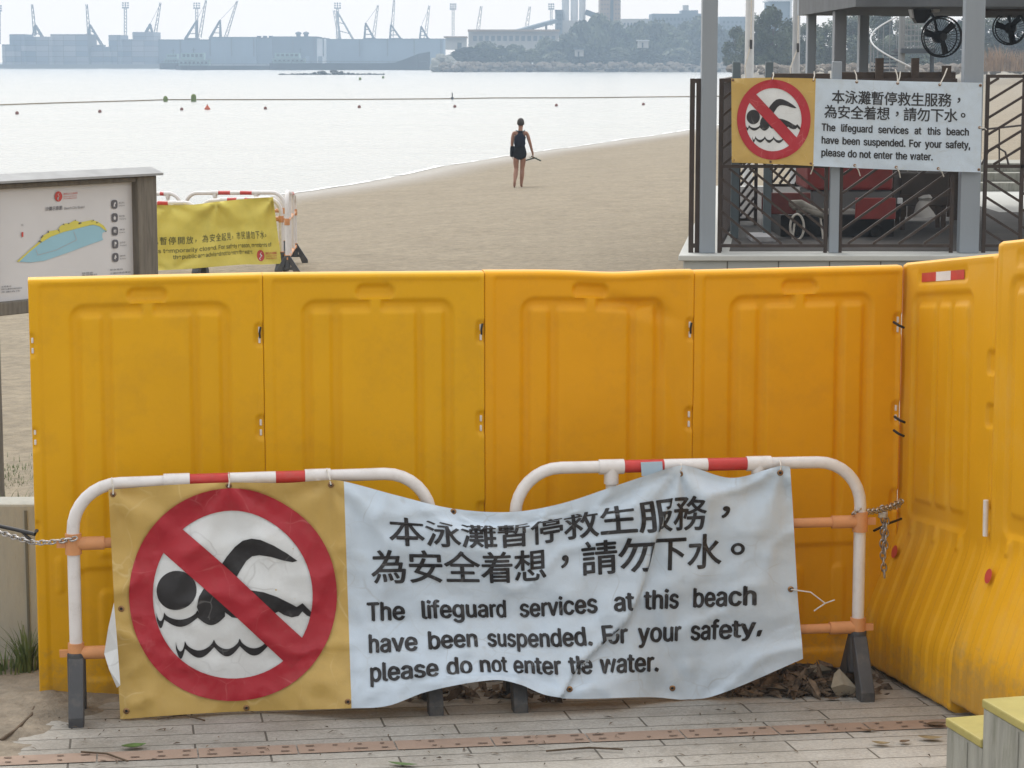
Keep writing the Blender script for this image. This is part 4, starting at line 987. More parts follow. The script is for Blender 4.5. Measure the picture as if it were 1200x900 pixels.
for i in range(240):
    x = rn.triangular(-2.25, 2.0, -2.0); y = rn.uniform(8.8, 10.3)
    if i % 3 == 0: x = rn.uniform(-2.2, 1.9)
    p = Vector((x, y, paving_z(y) + 0.006)); a = rn.uniform(0, 6.28); l = rn.uniform(0.004, 0.03); ww = rn.uniform(0.0015, 0.006)
    d = Vector((math.cos(a), math.sin(a), 0)); s_ = Vector((-d.y, d.x, 0)); up = Vector((0, 0, rn.uniform(0.0, 0.008))); o_ = len(b.v)
    b.v += [p - d * l, p - s_ * ww + up, p + d * l, p + s_ * ww + up]; b.f.append((o_, o_ + 1, o_ + 2, o_ + 3))
o = b.build('paving_debris', MATS['litter']); o['kind'] = 'stuff'

# ------------------------------------------------------------------ map board
A_, B_ = P(0, 300, 14.7), P(180, 300, 15.75); bx = (B_ - A_); bx.z = 0; bx.normalize(); bnrm = Vector((bx.y, -bx.x, 0))
def PB(u, v, off=0.0):
    d = ray(u, v); o_ = A_ + bnrm * off; t = (o_ - Vector((0, 0, CZ))).dot(bnrm) / d.dot(bnrm); return Vector((0, 0, CZ)) + d * t
zg = sand_z(A_.x, A_.y)
brd = thing('map_board', 'beach map notice board in a weathered timber frame with sloping metal cap', 'notice board', (A_.x, A_.y, zg))
def bbox_(u0, u1, v0, v1, o0, o1): 
    """box on the board plane between photo columns and the heights seen at column u0"""
    p0, p1 = PB(u0, v0), PB(u1, v0); z0, z1 = PB(u0, v1).z, p0.z; s0, s1 = (p0 - A_).dot(bx), (p1 - A_).dot(bx); return s0, s1, z0, z1, o0, o1
def bslab(s0, s1, z0, z1, o0, o1):
    q = [A_ + bx * s + bnrm * o_ for s, o_ in ((s0, o0), (s1, o0), (s1, o1), (s0, o1))]
    return MB().prism([Vector((p.x, p.y, z0)) for p in q], (0, 0, z1 - z0))
sR0, sR1 = (PB(156.5, 300) - A_).dot(bx), (PB(179, 300) - A_).dot(bx); sL1 = (PB(-9, 300) - A_).dot(bx); sL0 = sL1 - (sR1 - sR0) * 1.0
zT, zB_ = PB(155, 213).z, PB(3, 353.5).z; zTop = PB(178, 205).z
bslab(sL1 - 0.01, sR0 + 0.01, zB_ - 0.01, zT + 0.01, -0.03, -0.004).build('map_panel', 'paper', brd)
bslab(sR0, sR1, zg - 0.3, zTop, -0.06, 0.055).build('frame_post', 'timber', brd, bevel=0.008)
bslab(sL0, sL1, zg - 0.3, zTop, -0.06, 0.055).build('frame_post', 'timber', brd, bevel=0.008)
bslab(sL1 + .002, sR0 - .002, zT, zTop - 0.005, -0.06, 0.045).build('frame_rail', 'timber', brd, bevel=0.006)
bslab(sL1 + .002, sR0 - .002, zB_ - 0.085, zB_, -0.06, 0.05).build('frame_rail', 'timber', brd, bevel=0.006)
q = [A_ + bx * s for s in (sL0 - 0.06, sR1 + 0.02)]
prof = [(-0.14, zTop + 0.001), (0.10, zTop + 0.001), (0.10, zTop + 0.016), (-0.02, zTop + 0.055), (-0.14, zTop + 0.03)]
MB().prism([Vector((q[0].x, q[0].y, z)) + bnrm * o_ for o_, z in prof], q[1] - q[0]).build('metal_cap', 'zinc', brd)
def flat(name, m, pxs, off): 
    ps = [PB(a, c_, off) for a, c_ in pxs]; b = MB(); b.add(ps, [tuple(range(len(ps)))]); return b
def bz(z): return (z[0] / 5.0, 190 + z[1] / 5.0)         # zoomed crop -> photo
sea_p = [(100, 583), (160, 530), (240, 465), (300, 430), (370, 408), (450, 385), (510, 372), (560, 368), (600, 385), (625, 402), (600, 415), (598, 440), (606, 455), (520, 485), (400, 530), (260, 578), (180, 588)]
land_p = [(98, 582), (140, 545), (190, 500), (238, 458), (248, 432), (275, 418), (290, 404), (340, 396), (352, 376), (378, 360), (405, 358), (440, 340), (470, 352), (505, 346), (540, 338), (575, 350), (608, 372), (628, 402), (612, 398), (585, 376), (545, 366), (500, 376), (440, 392), (370, 410), (300, 436), (240, 472), (170, 528), (112, 584)]
mp_ = flat('map', None, [bz(p) for p in sea_p], 0.0).build('map_water', 'map_blue', brd)
flat('map', None, [bz(p) for p in land_p], 0.002).build('map_beach', 'map_yel', brd)
b = MB()
for (a, c_) in (((222, 545), (330, 515)), ((330, 515), (450, 455)), ((222, 545), (210, 510)), ((450, 455), (432, 405))):
    for i in range(14):
        p0, p1 = lerp(Vector(a), Vector(c_), i / 14), lerp(Vector(a), Vector(c_), (i + 0.6) / 14); d = (p1 - p0).normalized() * 1.6; n_ = Vector((-d.y, d.x))
        b.add([PB(*bz(k), 0.003) for k in (p0 - n_, p1 - n_, p1 + n_, p0 + n_)], [(0, 1, 2, 3)])
b.build('map_boom_line', mat('map boom', (0.45, 0.35, 0.36), 0.4), brd)
b = MB(); rn = random.Random(9)
for i in range(26):
    t = rn.random(); k = int(t * 16) + 3; p = land_p[k]; c_ = (p[0] + rn.uniform(-8, 8), p[1] + rn.uniform(0, 12)); s_ = rn.uniform(2, 4)
    b.add([PB(*bz((c_[0] + dx * s_, c_[1] + dy * s_)), 0.0035) for dx, dy in ((-1, -1), (1, -1), (1, 1), (-1, 1))], [(0, 1, 2, 3)])
b.build('map_symbols', 'map_grey', brd)
def btext(name, m, body, zx0, zx1, zbase, zh, off=0.003, bold=0.0, rot=False, cjk=False, slope=-0.075):
    vs, fs = text_tris(body, 1.0, bold, 2); a, c_ = min(p[0] for p in vs), max(p[0] for p in vs); h_ = max(p[1] for p in vs); b = MB()
    b.add([PB(*bz((zx0 + (p[0] - a) / (c_ - a) * (zx1 - zx0), zbase - p[1] / h_ * zh + slope * (p[0] - a) / (c_ - a) * (zx1 - zx0))), off) for p in vs], fs)
    return b.build(name, m, brd)
btext('title_text', 'map_grey', '沙灘示意圖', 266, 365, 284, 22, bold=0.01); btext('title_text', 'map_grey', 'Beach City Board', 378, 495, 278, 15)
btext('department_text', 'map_red', '康樂及文化事務署', 372, 455, 192, 11); btext('department_text', 'map_red', 'Leisure and Cultural', 372, 450, 206, 8); btext('department_text', 'map_red', 'Services Department', 372, 452, 218, 8)
em = flat('e', None, [bz((343 + 22 * math.cos(2 * math.pi * i / 24), 201 + 30 * math.sin(2 * math.pi * i / 24))) for i in range(24)], 0.002).build('emblem', 'map_red', brd)
sw = [(352, 176), (338, 190), (346, 200), (334, 214), (342, 226), (336, 208), (349, 200), (341, 190)]
flat('e', None, [bz(p) for p in sw], 0.004).build('emblem_ribbon', 'paper', em)
for k, yz in enumerate((247, 325, 404, 480, 558)):
    xz = 671 + k * 1.5
    ic = flat('i', None, [bz((xz + 18 * abs(math.cos(2 * math.pi * i / 24)) ** 0.6 * (1 if math.cos(2 * math.pi * i / 24) > 0 else -1), yz + 26 * abs(math.sin(2 * math.pi * i / 24)) ** 0.6 * (1 if math.sin(2 * math.pi * i / 24) > 0 else -1))) for i in range(24)], 0.002).build('facility_icon', 'map_grey', brd)
    shp = [[(-6, 12), (-2, -8), (6, -14), (9, -6), (2, 2), (4, 14)], [(-9, 4), (0, -12), (9, 4), (5, 4), (5, 12), (-5, 12), (-5, 4)], [(-8, -8), (8, -8), (8, -2), (-8, -2), (-8, 2), (8, 2), (8, 8), (-8, 8)], [(-4, 14), (-4, -14), (6, -12), (8, 0), (0, 2), (0, 14)], [(-8, 8), (-2, -14), (2, -14), (8, 4), (2, 0), (0, 12)]][k]
    flat('i', None, [bz((xz + a, yz + c_)) for a, c_ in shp], 0.004).build('icon_symbol', 'paper', ic)
    lb = ['救生員站', '更衣室', '淋浴', '洗手間', '燒烤場'][k]; le = ['Lifeguard', 'Changing', 'Shower', 'Toilet', 'Barbecue'][k]
    btext('icon_text', 'map_grey', lb, xz + 26, xz + 58, yz - 4, 9); btext('icon_text', 'map_grey', le, xz + 26, xz + 60 + 6 * (k % 2), yz + 12, 7)
btext('north_mark', 'map_grey', '北', 124, 138, 374, 12); flat('n', None, [bz(p) for p in ((126, 410), (138, 410), (137, 438), (127, 438))], .003).build('north_arrow', 'map_red', brd)
for lb, x0, x1, yb in (('緊急電話', 645, 720, 636), ('沙灘辦事處電話', 645, 765, 656), ('管理處', 480, 545, 656), ('查詢電話', 480, 570, 668), ('注意事項', 8, 66, 735), ('請遵守泳灘規則及救生員指示', 8, 130, 750), ('多謝合作', 8, 120, 766)):
    btext('notice_text', 'map_grey', lb, x0, x1, yb, 9)

# ------------------------------------------------------------------ yellow banner on barriers far down the sand
YB = 32.5
def fbY(px): return YB + (px - 330) * -0.004
def disp_y(u, v):
    d = 0.05 * fbm(u * 1.3, v * 1.8, 12, 2) + 0.022 * fbm(u * 5, v * 4, 3, 2)
    for hu, hv, k in ((0.2, 0, 1), (1.0, 0, .8), (1.55, 0, 1), (2.75, 0, 1.3), (1.0, 1, .6), (2.7, 1, .5)):
        r_ = math.hypot(u - hu, v - hv); th = math.atan2(u - hu, v - hv if hv == 0 else hv - v)
        d += 0.05 * k * math.exp(-r_ / 0.4) * sm(0, .1, r_) * math.cos(th * 6 + hu * 4)
    return d, 0.0
topy = [(0, 110, 236), (0.8, 178, 240), (1.2, 222, 240), (1.5, 250, 237), (2.0, 278, 234), (2.4, 302, 232), (2.75, 320, 231)]
boty = [(0, 110, 318), (0.8, 180, 317), (1.2, 222, 315), (1.6, 258, 312), (2.0, 285, 310), (2.4, 308, 310), (2.75, 330, 309)]
fy = Sheet(topy, boty, lambda px: fbY(px) - 0.15, disp_y)
cb = fy.pos(1.8, 1.0)
by = thing('banner', 'lemon yellow beach closed banner on barriers behind the map board', 'banner', (cb.x, cb.y, sand_z(cb.x, cb.y)), 'beach closure banner')
fy.grid('cloth_panel', 'ban_y2', by, 0, 2.75, 0.04)
gl = []; s_ = '泳灘現已暫停開放，為安全起見，市民請勿下水。'
for i, ch in enumerate(s_):
    vs, fs = text_tris(ch, 1.0, 0.004, 2); gl.append(([(0.50 + i * 0.0945 + p[0] * 0.085, 0.60 - p[1] * 0.13 - (0.02 if ch in '，。' else 0)) for p in vs], fs))
fy.shape('chinese_lettering', 'ink2', by, *merge(*gl), 0.006, 0.04)
fy.shape('english_lettering', 'ink2', by, *merge(justified('Beach is temporarily closed. For safety reason, members of', 0.62, 2.60, 0.735, 0.062, 0.006, CAP), justified('the public are advised not to enter the water.', 1.02, 2.22, 0.835, 0.062, 0.006, CAP)), 0.006, 0.04)
fy.shape('emblem', 'map_red', by, *poly([(2.37 + 0.075 * math.cos(2 * math.pi * i / 20), 0.865 + 0.085 * math.sin(2 * math.pi * i / 20)) for i in range(20)]), 0.006, 0.04)
fy.shape('emblem_ribbon', 'ban_disc', by, *poly([(2.40, 0.80), (2.355, 0.845), (2.38, 0.87), (2.335, 0.91), (2.37, 0.935), (2.355, 0.905), (2.405, 0.865), (2.375, 0.84)]), 0.009, 0.04)
fy.shape('emblem_lettering', 'map_red', by, *merge(place_text('康樂及文化事務署', 2.47, 2.68, 0.85, 0.035, 0.01), place_text('Leisure and Cultural', 2.47, 2.68, 0.885, 0.024), place_text('Services Department', 2.47, 2.68, 0.92, 0.024)), 0.006, 0.04)
def fb_pt(px, dy): q = P(px, 300, fbY(px) + dy); q.z = sand_z(q.x, q.y); return q
FBL = ['far white pipe barrier with striped rail behind the left half of the yellow banner', 'far white pipe barrier with striped rail behind the right half of the yellow banner', 'second row white pipe barrier seen over the yellow banner near the map board', 'second row white pipe barrier whose rounded top shows over the banner middle']
for k, (u0, u1, dy, vt) in enumerate(((128, 233, 0.0, 238), (236, 330, 0.0, 235), (160, 213, 3.2, 227), (219, 334, 3.0, 226))):
    a, c_ = fb_pt(u0, dy), fb_pt(u1, dy); za_ = P(u0, vt, a.y).z; zc_ = P(u1, vt - (2 if k == 1 else 0), c_.y).z; W_ = (c_.xy - a.xy).length
    hand_barrier(FBL[k], a, c_, za_, zc_, [(a.z + .25, c_.z + .25), (a.z + .75, c_.z + .75)], [W_ * .3, W_ * .72], [(W_ * .34, W_ * .46, 'red_tape'), (W_ * .46, W_ * .56, 'white_tape'), (W_ * .56, W_ * .68, 'red_tape')], 'white pipe barriers on the sand', r=0.03)
a = P(337, 303, 31.6); a.z = sand_z(a.x, a.y); c_ = P(346, 300, 34.0); c_.z = sand_z(c_.x, c_.y); W_ = (c_.xy - a.xy).length
hand_barrier('white pipe barrier seen end on right of the yellow banner with black feet', a, c_, P(337, 226, a.y).z, P(343, 228, c_.y).z, [(a.z + .25, c_.z + .25), (a.z + .75, c_.z + .75)], [W_ * .3, W_ * .72], [(W_ * .34, W_ * .46, 'red_tape'), (W_ * .56, W_ * .68, 'red_tape')], 'white pipe barriers on the sand', r=0.03)

# ------------------------------------------------------------------ lifeguard pavilion
YP = 29.0
zF = P(830, 297, YP).z                                        # floor level
x0p, x1p = P(795, 300, YP - 0.3).x, 13.0
pav = thing('pavilion', 'blue grey steel pavilion on a pale stone plinth with a dark ceiling', 'pavilion', (6, YP, zF))
xbk = P(834, 300, 45).x
def floor_poly(inset, y0, y1, z): return [Vector((lerp(x0p, xbk, (y - YP + .3) / (45.3 - YP)) + inset if l else x1p, y, z)) for l, y in ((1, y0), (0, y0), (0, y1), (1, y1))]
MB().prism(floor_poly(0.06, YP - 0.24, 45, -0.3), (0, 0, zF - 0.072 + 0.3)).build('plinth_body', 'plinth', pav, bevel=0.01)
xdk = P(1128, 250, 40).x
MB().prism(floor_poly(0.62, YP + 0.32, 37.0, zF - 0.001), (0, 0, 0.005)).prism([Vector((min(p.x, xdk), p.y, p.z)) for p in floor_poly(0.3, 37.0, 44.6, zF - 0.001)], (0, 0, 0.005)).build('floor_shade', mat('painted floor shade', (0.035, 0.032, 0.03), 0.8, 0.2, 1.5, dirt=(0.09, 0.085, 0.08), dirt_amt=.6, dscale=1.2), pav)  # dark sheet: the shade under the roof painted onto the pale floor
MB().prism(floor_poly(0, YP - 0.30, 45.0, zF - 0.07), (0, 0, 0.07)).build('plinth_cap', mat('cap stone', (0.50, 0.51, 0.49), 0.7, 0.08, 2, 0.001, 50, dirt=(0.3, 0.3, 0.28), dirt_amt=0.5, dscale=2), pav, bevel=0.012)
for u_ in (853, 913, 973, 1033, 1093): x = P(u_, 305, YP - .3).x; MB().span(x - 0.008, x + 0.008, YP - 0.244, YP - 0.238, -0.1, zF - 0.08).build('plinth_joint', MATS['joint dark'], pav)
def post(name, u0, u1, Y, z0, z1, dep, m='post', parent=pav):
    xa, xb = P(u0, 300, Y).x, P(u1, 300, Y).x
    return MB().span(xa, xb, Y, Y + dep, z0, z1).build(name, m, parent, bevel=0.012)
post('post', 820, 838, YP, zF, 7.0, 0.20); post('post', 1124, 1147, YP, zF, 7.0, 0.20)
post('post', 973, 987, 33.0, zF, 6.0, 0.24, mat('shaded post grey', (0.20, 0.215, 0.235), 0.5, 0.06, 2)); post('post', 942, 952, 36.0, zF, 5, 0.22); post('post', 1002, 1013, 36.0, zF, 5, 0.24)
for o_ in (): pass
xb0 = P(940, 10, 36).x
zc = P(1000, 9, 31.0).z
MB().span(xb0, 13, 30.4, 36.4, zc, zc + 0.25).span(xb0 + 1.4, 13, 36.7, 41.0, zc + .1, zc + .3).build('ceiling', 'ceil', pav)
b = MB()
for i in range(14): y = 31.7 + i * 0.34; b.span(P(1150, 10, y).x, 13, y, y + 0.16, zc - 0.035, zc - 0.002)
b.build('ceiling_slat', 'brownwood', pav)
MB().span(xb0, P(975, 10, 36).x + 0.9, 36.42, 36.62, P(950, 18, 36.5).z, P(950, -30, 36.5).z).build('fascia_beam', 'post', pav)
MB().span(xb0 + 1.3, 13, 36.45, 36.65, P(950, 19, 36.5).z, P(950, -30, 36.5).z).build('fascia_beam', 'ceil', pav)
# short fence posts standing on the plinth, each its own thing
def short_post(label, u0, u1, vt, Y, m='post2', dep=0.10, grp='short posts of the pavilion fence'):
    xa, xb = P(u0, 300, Y).x, P(u1, 300, Y).x
    o = MB().span(xa, xb, Y, Y + dep, zF, P(u0, vt, Y).z).build('fence_post', m, bevel=0.008, origin=((xa + xb) / 2, Y, zF)); return tag(o, label, 'post', grp)
short_post('pale slim post in front of the hanging banner join, middle of the pavilion front', 971.5, 982.5, 72, 29.05, 'post', 0.10)
short_post('blue grey short post sticking up above the banner left of the white flagpole', 856, 865, 72.5, 31.5)
short_post('blue grey short post sticking up above the banner right of the white flagpole', 894, 903, 72.5, 31.5)
def clipseg(p, d, x0, x1, z0, z1):
    t0, t1 = -1e9, 1e9
    for c_, dc, a, b_ in ((p[0], d[0], x0, x1), (p[1], d[1], z0, z1)):
        if abs(dc) < 1e-9: continue
        ta, tb = (a - c_) / dc, (b_ - c_) / dc
        if ta > tb: ta, tb = tb, ta
        t0, t1 = max(t0, ta), min(t1, tb)
    return (t0, t1) if t1 - t0 > 0.04 else None
def fence_panel(label, pa, pb, zb, zm, zt, dlow, dup_, sp_, slope, fw=0.045, sw_=0.032, grp='brown slatted fence panels', mids=(), m='brown'):
    pa, pb = Vector((pa[0], pa[1], 0)), Vector((pb[0], pb[1], 0)); x = (pb - pa); W_ = x.length; x.normalize(); y = Vector((-x.y, x.x, 0))
    r_ = thing('slat_fence', label, 'fence', ((pa.x + pb.x) / 2, (pa.y + pb.y) / 2, zF), grp)
    def bar2(b, s0, z0, s1, z1, ww, dd, off=0.0): b.bar(pa + x * s0 + y * off + Vector((0, 0, z0)), pa + x * s1 + y * off + Vector((0, 0, z1)), dd, ww, up=y if abs(z1 - z0) < 1e-6 or True else (0, 0, 1))
    f = MB()
    for s_ in (fw / 2, W_ - fw / 2) + tuple(mids): bar2(f, s_, zF if s_ in (fw / 2, W_ - fw / 2) else zb, s_, zt, fw, fw)
    for z in (zb, zt - fw / 2) + ((zm,) if zm else ()): bar2(f, fw, z, W_ - fw, z, fw, fw * 0.9)
    f.build('frame', m, r_)
    sl = MB()
    cells = [(fw, W_ - fw)] if not mids else [(fw, mids[0] - fw / 2), (mids[0] + fw / 2, W_ - fw)]
    for s0, s1 in cells:
        for (z0, z1, dr) in (((zb + fw / 2, (zm or zt) - fw / 2, dlow),) + (((zm + fw / 2, zt - fw, dup_),) if zm else ())):
            k = z0 - slope * (s1 - s0) - sp_
            while k < z1 + slope * (s1 - s0) + sp_:
                d = Vector((1, slope * dr)); c_ = clipseg((s0, k), d, s0, s1, z0, z1)
                if c_: bar2(sl, s0 + c_[0], k + slope * dr * c_[0], s0 + c_[1], k + slope * dr * c_[1], sw_, 0.03)
                k += sp_
    sl.build('slats', m, r_)
    return r_
zb, zm, zt = P(900, 288, 29.1).z, P(900, 195, 29.1).z, P(900, 92, 29.1).z
X = lambda u_, Y=29.1: P(u_, 200, Y).x
fence_panel('brown diagonal slat fence between left pavilion post and the slim pale post', (X(842), 29.12), (X(971), 29.12), zb, zm, zt, -1, 1, 0.205, 0.80)
fence_panel('brown diagonal slat fence between the slim pale post and the right pavilion post', (X(984), 29.12), (X(1119), 29.12), zb, zm, zt, 1, -1, 0.23, 0.72)
fence_panel('brown diagonal slat fence right of the pavilion post with a chevron pattern', (X(1153), 29.12), (X(1330), 29.12), zb, zm, zt + 0.05, -1, 1, 0.21, 0.62, mids=(X(1198) - X(1153),))
fence_panel('narrow brown slat fence end outside the left pavilion post', (X(808), 29.14), (X(821), 29.14), zb, None, zt, -1, 1, 0.19, 1.6, fw=0.06, sw_=0.045)
fence_panel('brown close slatted side fence running back from the left pavilion post', (X(846), 29.3), (P(842, 200, 36).x + 0.3, 36.0), zb, None, zt, 1, 1, 0.16, 1.0, fw=0.06, sw_=0.06)
fence_panel('brown close slatted rear fence standing left of the red cart', (P(864, 200, 34.0).x, 34.0), (P(888, 200, 34).x, 34.02), zb, None, zt - 0.1, 1, 1, 0.15, 1.3, sw_=0.07)
fence_panel('brown close slatted rear fence standing directly behind the red cart', (P(902, 200, 34.0).x, 34.0), (P(945, 200, 34).x, 34.02), zb + .5, None, zt - 0.1, 1, 1, 0.15, 1.3, sw_=0.07)
# brown timber rail and stub posts behind the banner top
tr = thing('timber_rail', 'dark brown timber rail with stub posts behind the top of the hanging banner', 'rail', (P(1050, 90, 31).x, 31.0, zF))
MB().span(P(984, 90, 31).x, P(1120, 90, 31).x, 31.0, 31.12, P(1000, 97, 31).z, P(1000, 84.5, 31).z).build('rail_beam', 'brownwood', tr, bevel=0.008)
MB().span(P(905, 90, 31).x, P(973, 90, 31).x, 31.02, 31.10, P(1000, 93, 31).z, P(1000, 86, 31).z).build('rail_beam', 'brownwood', tr, bevel=0.008)
for u0, u1 in ((1025, 1034), (1067, 1075.5), (1103, 1113)): MB().span(P(u0, 90, 31).x, P(u1, 90, 31).x, 30.9, 30.99, P(1000, 98, 31).z, P(u0, 68 if u0 < 1100 else 77, 31).z).build('rail_post', 'brownwood', tr, bevel=0.006)

# the taut banner hung on the pavilion front
top2 = [(0, 857, 92), (.5, 905, 91), (1, 956, 92), (2, 1052, 95), (3, 1151, 97)]
bot2 = [(0, 857.5, 190.5), (.5, 903, 192), (1, 953, 194.5), (2, 1050, 199), (3, 1149, 202)]
def disp2(u, v):
    d = 0.012 * fbm(u * 1.5, v * 1.8, 22, 2) + 0.004 * fbm(u * 5, v * 5, 31, 2)
    for hu in (0, .5, 1, 1.5, 2, 2.5, 3):
        for hv in (0, 1):
            r_ = math.hypot(u - hu, v - hv); th = math.atan2(u - hu, (v - hv) * (1 if hv == 0 else -1) + 1e-6)
            d += 0.008 * math.exp(-r_ / 0.2) * sm(0, .06, r_) * math.cos(th * 6 + hu * 3)
    return d, 0.0
far2 = Sheet(top2, bot2, lambda px: 28.93, disp2)
cb = far2.pos(1.5, 1.0)
bf = thing('banner', 'taut no swimming banner tied across the front of the pavilion', 'banner', (cb.x, cb.y, zF), 'lifeguard service notices')
far2.grid('yellow_panel', 'ban_y', bf, 0, 1, 0.04); far2.grid('white_panel', 'ban_w', bf, 1, 3, 0.04)
pictogram(far2, bf); lettering(far2, bf, 1, 2)
for u_, v_ in ((0.02, 0.02), (0.5, 0.02), (0.97, 0.02), (1.5, 0.025), (2, 0.025), (2.5, 0.03), (2.98, 0.03), (0.02, 0.97), (0.5, .975), (0.97, .975), (1.5, .97), (2, .97), (2.5, .97), (2.98, .97), (2.98, 0.5)): grommet(far2, bf, u_, v_, 0.016)
for u_, v_, px, py in ((0.97, 0.02, 954, 84), (1.5, 0.025, 1001, 82), (2, 0.025, 1049, 81), (2.0, .025, 1055, 84), (2.5, 0.03, 1110, 80), (0.5, 0.02, 906, 85), (1.0, .975, 950, 204), (1.5, .97, 1008, 206), (2.0, .97, 1055, 208), (2.5, .97, 1106, 207), (2.98, .5, 1156, 152)):
    a = far2.pos(u_, v_, 0.012); MB().tube([a, lerp(a, P(px, py, 29.0), .5) + Vector((.01, 0, .01)), P(px, py, 29.0)], 0.008, 6).build('tie_cord', 'cord', bf, smooth=60)

# red utility cart with a tyre, hose and lowered flaps
ct = thing('utility_cart', 'red utility cart parked inside the pavilion behind the slatted fence', 'cart', (P(990, 280, 31.6).x, 31.6, zF))
def cbx(name, u0, u1, v0, v1, Y, dep, m, bev=0.01): return MB().span(P(u0, v0, Y).x, P(u1, v0, Y).x, Y, Y + dep, P(u0, v1, Y).z, P(u0, v0, Y).z).build(name, m, ct, bevel=bev)
cbx('cart_hood', 946, 1047, 188, 223, 32.2, 1.3, 'red', 0.04)
cbx('cart_body', 950, 1046, 223.5, 258, 32.25, 1.25, mat('dull grey panel', (0.13, 0.13, 0.13), 0.6, 0.15, 3), 0.03)
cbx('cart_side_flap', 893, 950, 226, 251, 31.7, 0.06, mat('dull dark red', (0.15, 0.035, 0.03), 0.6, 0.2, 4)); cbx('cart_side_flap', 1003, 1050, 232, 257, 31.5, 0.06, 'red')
cbx('chassis', 915, 1048, 252, 282, 31.75, 1.4, 'rubber'); cbx('cargo_bed', 950, 1004, 246, 256, 31.9, 0.9, mat('pale bed', (0.34, 0.33, 0.31), 0.7, 0.15, 3))
for u_ in (938, 1026):
    c_ = P(u_, 270, 31.75); r_ = c_.z - zF
    ax = Matrix.Rotation(R(90), 3, 'X')
    wh = MB().lathe(c_, [(r_ * .62, -0.09), (r_ * .95, -0.1), (r_, -0.06), (r_, 0.06), (r_ * .95, 0.1), (r_ * .62, 0.09)], 28, ax).build('wheel', 'rubber', ct, smooth=40)
    MB().lathe(c_ + Vector((0, -0.005, 0)), [(r_ * .2, -0.08), (r_ * .25, 0.02), (r_ * .6, 0.04), (r_ * .6, 0.085)], 20, ax).build('rim', 'grey_pl', wh, smooth=40)
hz = thing('hose_bundle', 'pale hose and canvas bundle draped over the red cart', 'hose', P(940, 250, 31.4))
b = MB(); rn = random.Random(3); c_ = P(945, 243, 31.5)
for i in range(7):
    a, c2 = P(925 + i * 2, 240 + i * 1.2 + rn.uniform(-3, 3), 31.5), P(968 - i, 252 + rn.uniform(-3, 3), 31.5 - .02 * i); b.tube([a, lerp(a, c2, .3) + Vector((0, -.05, .06)), lerp(a, c2, .65) + Vector((0, -.06, .02)), c2], 0.045, 8)
b.build('canvas_roll', mat('canvas', (0.24, 0.225, 0.195), 0.9, 0.2, 8), hz, smooth=60)
b = MB().tube([P(934 + 8 * math.cos(i * math.pi / 12), 266 + 15 * math.sin(i * math.pi / 12), 31.35) for i in range(24)], 0.016, 8, closed=True).tube([P(931, 262, 31.36), P(929, 278, 31.34), P(930, 296, 31.3)], 0.016, 8).tube([P(961, 252, 31.4), P(964, 275, 31.36), P(966, 294, 31.3)], 0.014, 8)
b.build('hose_loop', 'cord', hz, smooth=60)
cab = thing('storage_cabinet', 'dark wooden cabinet in shade right of the red cart', 'cabinet', (P(1085, 270, 33).x, 33.0, zF))
MB().span(P(1056, 200, 33).x, P(1112, 200, 33).x, 33.0, 33.6, zF + 0.35, P(1060, 203, 33).z).build('cabinet_body', mat('dark cabinet', (0.05, 0.038, 0.03), 0.7, 0.25, 3), cab, bevel=0.01)
for u_ in (1060, 1108): 
    for y in (33.05, 33.5): MB().span(P(u_, 200, 33).x - .03, P(u_, 200, 33).x + .03, y, y + .06, zF, zF + 0.348).build('leg', 'brownwood', cab)
MB().span(P(1055, 200, 33).x, P(1113, 200, 33).x, 32.985, 32.998, P(1060, 231, 33).z, P(1060, 228, 33).z).build('cabinet_shelf', 'brownwood', cab)
scn = thing('added_dark_screen', 'added dark brown screen darkening the pavilion behind the red cart and cabinet', 'screen', (P(1040, 270, 35).x, 35.0, zF))  # added backing that hides bright sand and darkens the interior
xs0, xs1 = P(948, 200, 35).x, P(1122, 200, 35).x; nb = 15
b = MB()
for i in range(nb): b.span(lerp(xs0, xs1, i / nb) + .006, lerp(xs0, xs1, (i + 1) / nb) - .006, 35.0, 35.03, zF + .06, zm + .1)
b.build('screen_boards', 'brownwood', scn)
MB().span(xs0, xs1, 35.032, 35.09, zF + .3, zF + .4).span(xs0, xs1, 35.032, 35.09, zm - .1, zm).build('screen_rail', 'brownwood', scn)
for x in (xs0, xs1): MB().span(x - .05, x + .05, 35.09, 35.19, zF, zm + .14).build('screen_post', 'brownwood', scn)
sk = thing('folded_tarp', 'small pale crumpled tarp standing by the cabinet', 'tarp', P(1083, 254, 32.5))
b = MB(); rn = random.Random(8); c_ = P(1083, 254, 32.5)
prof = [(0.16, 0), (0.13, .08), (0.07, .16), (0.055, .22), (0.10, .27), (0.07, .31), (0.02, .32)]
b.lathe(c_, prof, 12); b.v = [p + Vector((fbm(p.x * 8, p.z * 8, 1) * .05, 0, fbm(p.x * 6, p.z * 6, 4) * .03)) for p in b.v]
b.build('tarp_cloth', mat('pale tarp', (0.42, 0.41, 0.39), 0.8, 0.1, 8), sk, smooth=40)
o = MB().span(P(1052, 230, 32).x, P(1058, 230, 32).x, 32, 32.05, P(1052, 239, 32).z, P(1052, 232, 32).z).build('white_box', 'white_paint', ct, bevel=.01)
# floor boxes just behind the left fence
bx_ = MB().span(P(880, 275, 31).x, P(907, 275, 31).x, 30.8, 31.6, zF, P(880, 276, 31).z).build('flat_crate', mat('pale crate', (0.42, 0.42, 0.44), 0.7, 0.1, 5), bevel=0.01, origin=(P(893, 275, 31).x, 31, zF)); tag(bx_, 'pale flat crate on the floor behind the left slatted fence', 'crate')

